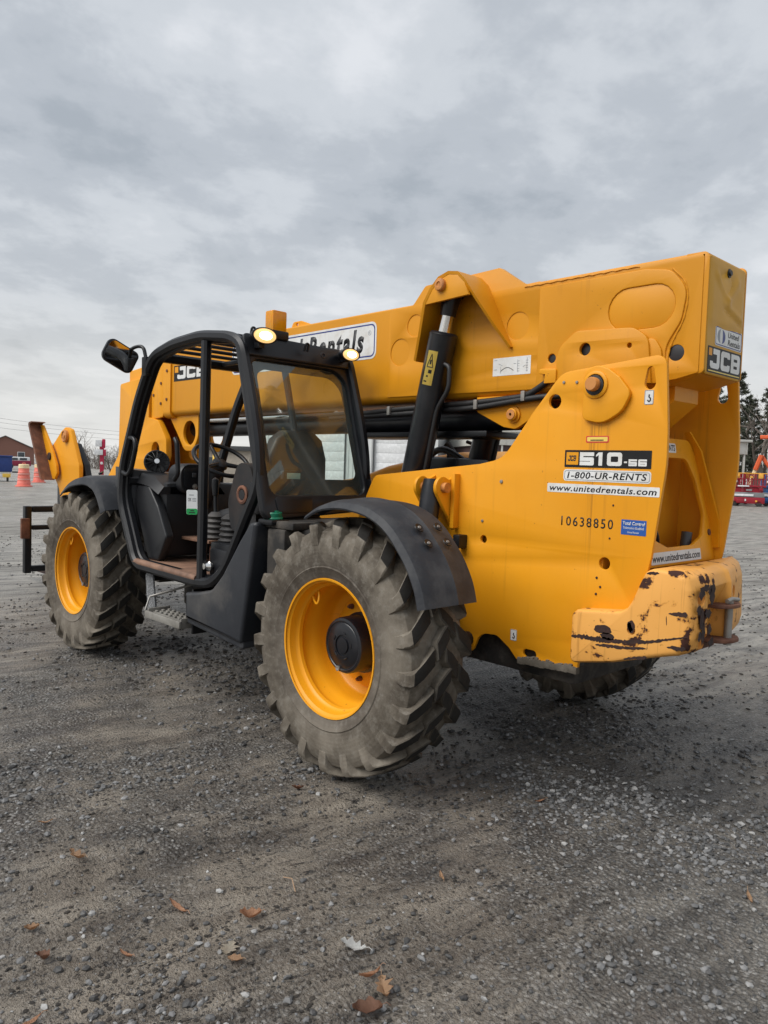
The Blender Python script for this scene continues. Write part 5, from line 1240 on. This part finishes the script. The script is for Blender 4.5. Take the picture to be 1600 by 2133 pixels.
# ------------------------------------------------------------------ background
def at(az, d): return Vector((CX+d*math.cos(R(az)), CY+d*math.sin(R(az)), 0))
def thing(name, az, d, label, cat, group=None, turn=0.0):
    e = empty(name, at(az, d), R(az-90+turn)); tag(e, label, cat, group); return e
def pbox(name, e, x0, x1, y0, y1, z0, z1, mat, bev=.01): return box(name, x0, x1, y0, y1, z0, z1, mat, e, bev)
m, t, p = principled('brick'); MATS['brick'] = m
bt = N(t, 'ShaderNodeTexBrick'); L(t, objvec(t, (1, 1, 1)), bt.inputs[0]); bt.inputs['Scale'].default_value = 2.4
bt.inputs['Color1'].default_value = (.26, .040, .030, 1); bt.inputs['Color2'].default_value = (.19, .028, .022, 1); bt.inputs['Mortar'].default_value = (.22, .11, .085, 1)
L(t, bt.outputs[0], p.inputs[0]); p.inputs['Roughness'].default_value = .85
simple('roof_grey', (.20, .20, .205), .7); simple('white_metal', (.66, .68, .68), .45, c2=(.60, .62, .62), sc=1.2)
simple('cream_metal', (.58, .575, .53), .5, c2=(.52, .51, .47)); simple('brown_metal', (.065, .035, .034), .6, c2=(.085, .05, .045))
simple('tan_wall', (.36, .32, .27), .7); simple('dark_fascia', (.055, .058, .062), .6); simple('door_white', (.72, .735, .745), .45)
simple('blue_paint', (.012, .040, .19), .45, c2=(.018, .055, .24)); simple('barrel_orange', (.80, .20, .15), .5, c2=(.70, .15, .11)); simple('barrel_cream', (.76, .60, .36), .5)
simple('lift_red', (.30, .010, .024), .45, c2=(.22, .008, .018), sc=4); simple('lift_white', (.68, .69, .70), .5); simple('lift_blue', (.015, .10, .30), .45)
simple('jlg_orange', (.70, .12, .035), .45, c2=(.62, .10, .03)); simple('rail_yellow', (.72, .36, .05), .5); simple('sign_red', (.42, .012, .055), .5); simple('rubber', (.03, .03, .03), .8); simple('barrel_band', (.72, .34, .29), .5)
simple('bark', (.085, .068, .055), .9, c2=(.14, .115, .095), sc=5); simple('twig', (.12, .10, .085), .9); simple('bollard_yellow', (.80, .52, .08), .5)
simple('dim_interior', (.02, .02, .02), .8); simple('pane_glass', (.05, .06, .07), .1); simple('maroon', (.22, .012, .04), .45)

b = thing('brick_building', -17.2, 150, 'red brick building with low gable roof behind the orange barrels', 'building')
gb = [(-4.8, 0), (4.6, 0), (4.6, 2.75), (0, 4.85), (-4.8, 2.65)]
def gable(name, e, pts, y0, y1, mat):
    loft(name, [[(x, y, z) for x, z in pts] for y in (y0, y1)], mat, e, 20)
gable('wall', b, gb, 0, 24, 'brick')
gable('roof', b, [(-5.1, 2.60), (0, 4.90), (4.9, 2.70), (4.9, 2.80), (0, 5.02), (-5.1, 2.70)], -.25, 24.3, 'roof_grey')
for x in (-3.0, 1.9): 
    wn = pbox('window', b, x, x+1.2, -.06, .02, 1.0, 2.2, 'lift_white', .01); pbox('pane', wn, x+.08, x+1.12, -.08, -.05, 1.08, 2.12, 'pane_glass', .005)

b = thing('utility_trailer', -17.38, 49, 'dark blue box trailer on a jack leg at the left edge', 'trailer')
pbox('body', b, -3.2, .20, 0, 1.8, .56, 1.42, 'blue_paint', .05); pbox('roof_lid', b, -3.25, .24, -.05, 1.85, 1.42, 1.50, 'blue_paint', .03)
pbox('frame', b, -3.2, .15, .05, 1.75, .42, .55, 'lift_white', .01); pbox('tail_lamp_box', b, -.30, .12, -.04, .10, .24, .46, 'bollard_yellow', .02)
pbox('bumper', b, -1.6, -.32, -.04, .10, .20, .40, 'lift_white', .02); pbox('tow_bar', b, .20, .75, .8, .95, .50, .58, 'dark_fascia', .01)
pbox('jack_leg', b, -.10, .02, .0, .12, .0, .30, 'rubber', .01); pbox('badge', b, -.95, -.80, -.012, .0, 1.05, 1.15, 'lift_white', .002)
revolve('wheel', [(0, 0), (.2, .0), (.31, .03), (.31, .2), (.2, .22)], (-2.0, -.02, .31), (0, 1, 0), 'rubber', b, 20)

def barrel(az, d, k, label):
    e = thing('traffic_barrel', az, d, label, 'traffic barrel', 'traffic barrels by the trailer')
    pr = [(.30, .04), (.29, .22), (.275, .24), (.27, .45), (.255, .47), (.25, .68), (.235, .70), (.23, .86)]
    revolve('drum', [(r_*k, h*k) for r_, h in pr], (0, 0, 0), (0, 0, 1), 'barrel_orange', e, 24)
    revolve('collar', [(.235*k, .86*k), (.23*k, 1.03*k), (.20*k, 1.05*k), (0, 1.05*k)], (0, 0, 0), (0, 0, 1), 'barrel_cream', e, 24)
    revolve('foot_ring', [(.24*k, 0), (.38*k, 0), (.38*k, .05*k), (.31*k, .07*k)], (0, 0, 0), (0, 0, 1), 'barrel_orange', e, 24)
    tube('handle', [(-.06*k, 0, 1.04*k), (-.06*k, 0, 1.10*k), (.06*k, 0, 1.10*k), (.06*k, 0, 1.04*k)], .015*k, 'barrel_orange', e, 6)
    for h in (.35, .60): revolve('reflective_band', [(.276*k, h*k-.03), (.272*k, h*k+.03)], (0, 0, 0), (0, 0, 1), 'barrel_band', e, 24)
barrel(-18.33, 41.5, 1.05, 'orange traffic barrel with cream collar standing nearest the blue trailer')
barrel(-19.25, 48.5, 1.0, 'orange traffic barrel half hidden behind the rusty fork hook')
b = thing('parked_van', -17.95, 95, 'small maroon and white van parked before the brick building', 'van')
pbox('body', b, -1.2, 1.35, 0, 1.7, .35, .95, 'maroon', .08); pbox('cabin', b, -.9, 1.25, .08, 1.62, .93, 1.38, 'lift_white', .12)
for x in (-.75, .2): pbox('window', b, x, x+.75, .06, .1, 1.02, 1.28, 'pane_glass', .02)
for x in (-.75, .85): revolve('wheel', [(0, 0), (.18, .0), (.32, .03), (.32, .2), (.2, .22)], (x, -.03, .32), (0, 1, 0), 'rubber', b, 18)
b = thing('pole_sign', -23.2, 75, 'red roadside pole sign with two white panels', 'sign')
pbox('pole', b, -.05, .30, 0, .3, 0, 3.1, 'sign_red', .02); pbox('panel', b, -.45, .10, -.15, 0, 2.60, 3.20, 'lift_white', .02); pbox('panel', b, -.55, .20, -.15, 0, 1.83, 2.32, 'lift_white', .02)
pbox('side_panel', b, .12, .42, -.12, .32, 2.45, 3.30, 'sign_red', .08); pbox('side_panel', b, .22, .48, -.12, .32, 1.75, 2.35, 'sign_red', .05)
pbox('ball', b, 0, .22, -.1, .1, .95, 1.2, 'lift_white', .08)

def bare_tree(az, d, h, seed, label, name='bare_tree', spread=1.0, levels=5):
    e = thing(name, az, d, label, 'tree', 'bare trees'); rr = random.Random(seed)
    tb, cb_ = bmesh.new(), bmesh.new()
    def grow(p0, dr, ln, rad, lv):
        pts = [p0]; q = p0; dd = dr.copy()
        for _ in range(3):
            dd = (dd+Vector((rr.gauss(0, .16), rr.gauss(0, .16), rr.gauss(.03, .10)))).normalized(); q = q+dd*ln/3; pts.append(q)
        tube_bm(tb if lv == 0 else cb_, pts, [rad, rad*.85, rad*.7, rad*.5], 5 if lv < 2 else 3)
        if lv < levels-1:
            for k in range(3 if lv < 2 else 2+(rr.random() < .5)):
                bp = pts[rr.choice((1, 2, 3)) if lv else rr.choice((2, 3))]
                nd = (dd+Vector((rr.gauss(0, .55), rr.gauss(0, .55), rr.gauss(.1, .30)))*spread).normalized(); grow(bp, nd, ln*rr.uniform(.55, .78), rad*.52, lv+1)
    grow(Vector((0, 0, -.05)), Vector((0, 0, 1)), h*.36, h*.022, 0)
    mesh_obj('trunk', tb, 'bark', e); mesh_obj('crown', cb_, 'twig', e)
for i, (az, d, h, lb_) in enumerate(((-20.9, 88, 4.2, 'bare tree just right of the yellow hitch ear, far behind'), (-21.8, 95, 5.2, 'tallest bare tree left of the red pole sign'), (-22.5, 90, 4.4, 'bare tree directly behind the left of the red pole sign'),
        (-23.9, 92, 4.4, 'bare tree directly right of the red pole sign'), (-24.7, 86, 4.0, 'low bare tree half hidden by the boom nose'))):
    bare_tree(az, d, h, 50+i, lb_, levels=6)
# far scrub along the yard's edge: one tangled mass of bare twigs
rr = random.Random(5); sb = bmesh.new()
for az0, az1, d0, hh, n_ in ((-19.2, -34, 118, 3.6, 520), (-47, -52, 100, 6.0, 160), (-64, -76, 120, 9.0, 420)):
    for k in range(n_):
        o_ = at(az0+(az1-az0)*rr.random(), d0+rr.uniform(-8, 8)); h_ = hh*rr.uniform(.35, 1.0); q_ = o_+Vector((rr.gauss(0, .5), rr.gauss(0, .5), h_))
        tube_bm(sb, [o_, o_.lerp(q_, .5)+Vector((rr.gauss(0, .2), rr.gauss(0, .2), 0)), q_], [.045, .03, .012], 3)
        for j_ in range(5):
            b_ = o_.lerp(q_, rr.uniform(.25, .9)); tube_bm(sb, [b_, b_+Vector((rr.gauss(0, .7), rr.gauss(0, .7), rr.uniform(.1, 1.1)))], [.02, .008], 3)
tag(mesh_obj('far_scrub', sb, 'twig'), 'grey mass of bare scrub along the far edge of the yard', 'scrub', kind='stuff')
def shed(name, az0, d0, az1, d1, label, cat):
    a, c_ = at(az0, d0), at(az1, d1); dv = c_-a; e = empty(name, a, math.atan2(dv.y, dv.x)); tag(e, label, cat); return e, dv.length
b, ln = shed('low_shed', -26.8, 62, -33.6, 60, 'low shed with dark roof edge seen through the cab door', 'building')
pbox('wall', b, 0, ln*.42, 0, 6, 0, 2.45, 'white_metal', .02); pbox('wall', b, ln*.42+.01, ln, -.05, 6, 0, 2.45, 'tan_wall', .02)
pbox('roof', b, -.3, ln+.3, -.4, 6.3, 2.45, 2.80, 'dark_fascia', .03); pbox('window', b, ln*.5, ln*.5+1.2, -.1, -.04, 1.1, 1.9, 'pane_glass', .01)
pbox('door', b, ln*.2, ln*.2+.9, -.05, .0, 0, 2.05, 'cream_metal', .01)
b = thing('yellow_bollard', -31.05, 40, 'yellow steel bollard in front of the low shed', 'bollard')
revolve('post', [(.085, 0), (.085, 1.95), (.06, 2.02), (0, 2.04)], (0, 0, 0), (0, 0, 1), 'bollard_yellow', b, 16)
revolve('base_flange', [(.16, 0), (.16, .03), (.09, .04)], (0, 0, 0), (0, 0, 1), 'bollard_yellow', b, 16)
b, ln = shed('metal_workshop', -34.4, 50, -47.6, 47, 'white ribbed metal workshop with roller doors behind the machine', 'building')
doors = [(2.9, 5.6), (7.55, 9.75)]
edges = [0, 2.9, 5.6, 7.55, 9.75, ln]
for x0, x1 in ((0, 2.9), (5.6, 7.55), (9.75, ln)): pbox('wall', b, x0, x1, 0, 9, 0, 6.2, 'white_metal', .0)
for x0, x1 in doors:
    pbox('lintel', b, x0, x1, 0, 9, 4.3, 6.2, 'white_metal', 0)
    dr = empty('roller_door', (0, 0, 0), 0, b)
    for k in range(7): pbox('door_slat', dr, x0+.02, x1-.02, .10+.004*(k % 2), .16, k*.61, k*.61+.60, 'door_white', .012)
    for x in (x0-.10, x1): pbox('door_jamb', b, x, x+.10, -.06, .0, 0, 4.35, 'dark_fascia', .01)
k = 0; x = .15
while x < ln:
    if not any(a-.15 < x < c_+.12 for a, c_ in doors): pbox('wall_rib', b, x-.03, x+.03, -.035, .0, 0, 6.18, 'white_metal', .008)
    x += .30
pbox('roof', b, -.3, ln+.3, -.5, 9.3, 6.2, 6.5, 'roof_grey', .03)
b, ln = shed('long_shed', -51.3, 43, -69.05, 50, 'long cream and brown shed with a deep white eave band', 'building')
pbox('wall', b, 0, ln-.35, .2, 9, 0, 3.0, 'brown_metal', .01)
bnd = pbox('eave_band', b, -.2, ln, 0, 9, 3.0, 3.72, 'cream_metal', .02); pbox('roof', b, -.35, ln+.18, -.18, 9.2, 3.72, 3.86, 'cream_metal', .03)
x = .1
while x < ln: pbox('band_rib', bnd, x-.03, x+.03, -.03, .0, 3.01, 3.70, 'cream_metal', .006); x += .45
for x in (.8, 5.2, 9.6, ln-.20): pbox('post', b, x, x+.10, .05, .15, 0, 3.0, 'cream_metal', .01)
for x in (2.0, 7.0): pbox('door', b, x, x+2.2, .15, .2, 0, 2.6, 'dark_fascia', .01)

# pines at the right
m, t, p = principled('pine_needles'); MATS['pine_needles'] = m
gg = N(t, 'ShaderNodeNewGeometry'); L(t, ramp(t, gg.outputs['Random Per Island'], [(0, (.026, .034, .020)), (.6, (.050, .060, .036)), (1, (.10, .10, .068))]), p.inputs[0]); p.inputs['Roughness'].default_value = .85
def pine(az, d, h, seed, label, dens=1.0, low=.25):
    e = thing('pine_tree', az, d, label, 'tree', 'pines beyond the shed'); rr = random.Random(seed)
    bm = bmesh.new(); top = Vector((rr.gauss(0, .2), rr.gauss(0, .2), h))
    tube_bm(bm, [(0, 0, -.1), top*.35, top*.7, top*.98], [h*.016, h*.013, h*.008, .01], 6)
    tw = bmesh.new(); V_, F_ = [], []
    nb = int(52*dens)
    for i in range(nb):
        u = low+(1-low)*((i+rr.random())/nb); z = h*u; a = rr.random()*6.28
        ln_ = h*(.17*(1-u)**.7+.025)*rr.uniform(.55, 1.15)*(1.0 if u > low+.1 else .6)
        o_ = top*u; tip = o_+Vector((math.cos(a)*ln_, math.sin(a)*ln_, ln_*rr.uniform(-.15, .35)))
        tube_bm(bm, [o_, (o_+tip)/2+Vector((0, 0, -.05*ln_)), tip], [h*.0035, h*.0022, .01], 4)
        for k in range(int(11*dens)+2):
            f = rr.uniform(.30, 1.05); c_ = o_.lerp(tip, f)+Vector((rr.gauss(0, .13), rr.gauss(0, .13), rr.gauss(.05, .12)))*ln_*.6
            for j in range(7):
                dv = Vector((rr.gauss(0, 1), rr.gauss(0, 1), rr.gauss(.3, .7))).normalized(); s_ = rr.uniform(.14, .30)*h/11; sd_ = dv.orthogonal().normalized()*s_*.13
                b0 = len(V_); V_ += [c_-sd_, c_+sd_, c_+dv*s_+sd_*.6, c_+dv*s_-sd_*.6]; F_.append((b0, b0+1, b0+2, b0+3))
    mesh_obj('trunk', bm, 'bark', e)
    me = bpy.data.meshes.new('crown'); me.from_pydata([tuple(v) for v in V_], [], F_); finish(me, 'pine_needles', 0); link('crown', me, e)
for i, (az, d, h, dn, lw, lb_) in enumerate(((-66.9, 86, 11.5, 1.2, .2, 'dark pine hidden mostly by the rear plate of the machine'), (-68.35, 82, 12.2, 1.5, .16, 'tallest dark pine just right of the boom end'), (-68.9, 88, 10.2, 1.4, .15, 'dense pine right behind the end of the long shed'),
        (-69.55, 84, 9.4, 1.0, .3, 'middle pine standing over the orange lift'), (-70.15, 90, 11.0, .8, .4, 'thin pine at the right edge of the picture'), (-70.9, 83, 12.4, .9, .35, 'tall thin pine cut by the right edge of the picture'))):
    pine(az, d, h, 80+i, lb_, dn, lw)
bare_tree(-69.2, 96, 12.5, 91, 'tall bare tree rising between the pines', levels=6)
bare_tree(-70.4, 94, 14.0, 92, 'tallest bare tree at the right edge behind the pines', levels=6)
bare_tree(-69.75, 78, 11.5, 94, 'bare tree close behind the orange lift', levels=6)
bare_tree(-71.0, 80, 13.0, 95, 'bare tree cut by the right edge above the blue lift', levels=6)
bare_tree(-67.6, 100, 12.0, 93, 'bare tree behind the dark pines right of the boom end', levels=6)
# aerial lifts parked at the right
pw = empty('power_line', at(-8, 130)); tag(pw, 'thin overhead power lines crossing the far left sky', 'power line')
for k, (z0, z1) in enumerate(((9.6, 6.4), (8.9, 5.8), (8.0, 5.1))):
    a_, b_ = at(-8, 130)-pw.location, at(-30, 150)-pw.location
    tube('wire', [Vector((a_.x+(b_.x-a_.x)*u, a_.y+(b_.y-a_.y)*u, z0+(z1-z0)*u-1.2*4*u*(1-u))) for u in [i/10 for i in range(11)]], .022, 'dark_fascia', pw, 4)
tube('pole', [(0, 0, -.2), (0, 0, 10.2)], [.17, .12], 'bark', pw, 8)
pbox('crossarm', pw, -.9, .9, -.06, .06, 9.4, 9.55, 'bark', .01)
def scissor(az, d, mat, label, turn):
    e = thing('scissor_lift', az, d, label, 'scissor lift', 'parked scissor lifts', turn)
    bs = pbox('chassis', e, -.95, .95, 0, .8, .16, .52, mat, .04); pbox('white_panel', bs, -.80, .35, -.02, .0, .58, .70, 'lift_white', .004)
    pbox('tray', e, -.92, .92, .03, .77, .52, .80, 'roof_grey', .02)
    for x in (-.65, .65): revolve('wheel', [(0, -.02), (.12, -.02), (.19, 0), (.19, .12), (.12, .13)], (x, .02, .19), (0, 1, 0), 'rubber', e, 16)
    for k in range(4):
        z = .80+k*.085
        for s in (1, -1):
            bar_path('scissor_arm', [(-.85*s, .10, z), (.85*s, .10, z+.08)], .05, .05, (0, 1, 0), mat, e)
    pl = pbox('platform', e, -.98, .98, 0, .8, 1.10, 1.20, mat, .02); pbox('toe_board', pl, -.5, .1, -.015, .0, 1.12, 1.19, 'lift_white', .004)
    for x in (-.97, -.77, -.58, -.39, -.2, 0, .2, .39, .58, .77, .97): tube('rail_post', [(x, 0, 1.2), (x, 0, 1.86)], .022, mat, e, 6); tube('rail_post', [(x, .8, 1.2), (x, .8, 1.86)], .022, mat, e, 6)
    for y in (0, .8):
        tube('mid_rail', [(-.97, y, 1.55), (.97, y, 1.55)], .02, mat, e, 6); tube('top_rail', [(-.97, y, 1.88), (.97, y, 1.88)], .028, 'rail_yellow', e, 6)
    for x in (-.97, .97): tube('end_rail', [(x, 0, 1.87), (x, .8, 1.87)], .024, 'rail_yellow', e, 6)
    for k in range(4):
        x0 = -.9+k*.48; bar_path('rail_brace', [(x0, -.01, 1.24), (x0+.30, -.01, 1.84)], .03, .03, (0, 1, 0), mat, e)
    for x0, z0, ww, hh, mt in ((-.7, 1.36, .16, .12, 'lift_white'), (.12, 1.62, .14, .10, 'rail_yellow'), (-.25, .30, .22, .12, 'lift_white'), (.45, .26, .10, .10, 'rail_yellow'), (-.05, .88, .3, .10, 'roof_grey'), (.62, .92, .2, .14, mat)):
        pbox('placard', e, x0, x0+ww, -.045, -.02, z0, z0+hh, mt, .004)
    pbox('motor_pod', e, -.55, -.1, -.06, .0, .18, .44, mat, .05)
    pbox('control_box', e, .55, .80, -.06, .05, 1.60, 1.86, 'rail_yellow', .02); pbox('ladder', e, -1.0, -.96, .2, .6, .3, 1.1, mat, .01)
scissor(-67.75, 48.2, 'lift_red', 'red scissor lift closest to the telehandler, half hidden', 0)
scissor(-69.15, 48.0, 'lift_red', 'red scissor lift in full view at the right edge', 8)
scissor(-71.1, 49.5, 'lift_blue', 'blue scissor lift cut by the right edge of the picture', 0)
scissor(-68.4, 52.5, 'lift_red', 'red scissor lift in the second row behind the others', -10)
b = thing('boom_lift', -70.2, 57, 'orange articulated boom lift behind the scissor lifts', 'boom lift')
pbox('chassis', b, -1.0, 2.6, 0, 2.0, .45, .95, 'dark_fascia', .08); pbox('turret', b, .3, 2.6, .2, 1.8, .95, 1.75, 'jlg_orange', .12)
for x in (-.6, 2.1): revolve('wheel', [(0, 0), (.3, 0), (.48, .05), (.48, .32), (.3, .35)], (x, -.1, .48), (0, 1, 0), 'rubber', b, 20)
bar_path('lower_arm', [(-.95, .6, 1.15), (-.40, .6, 2.95)], .22, .24, (0, 1, 0), 'barrel_cream', b)
bar_path('arm_sleeve', [(-.62, .55, 2.2), (-.30, .55, 3.2)], .28, .30, (0, 1, 0), 'jlg_orange', b)
bar_path('upper_arm', [(-.30, .7, 3.15), (.35, .7, 2.2), (2.2, .7, 2.35)], .24, .26, (0, 1, 0), 'jlg_orange', b)
bar_path('boom_section', [(-.45, .9, 4.42), (3.4, .9, 4.55)], .22, .26, (0, 1, 0), 'jlg_orange', b)
for x in (.3, 1.3):
    bar_path('cage_post', [(x, .3, 2.1), (x+.12, .3, 3.1)], .08, .08, (0, 1, 0), 'jlg_orange', b)
bar_path('cage_rail', [(.35, .3, 3.05), (1.6, .3, 3.08)], .08, .08, (0, 1, 0), 'jlg_orange', b)
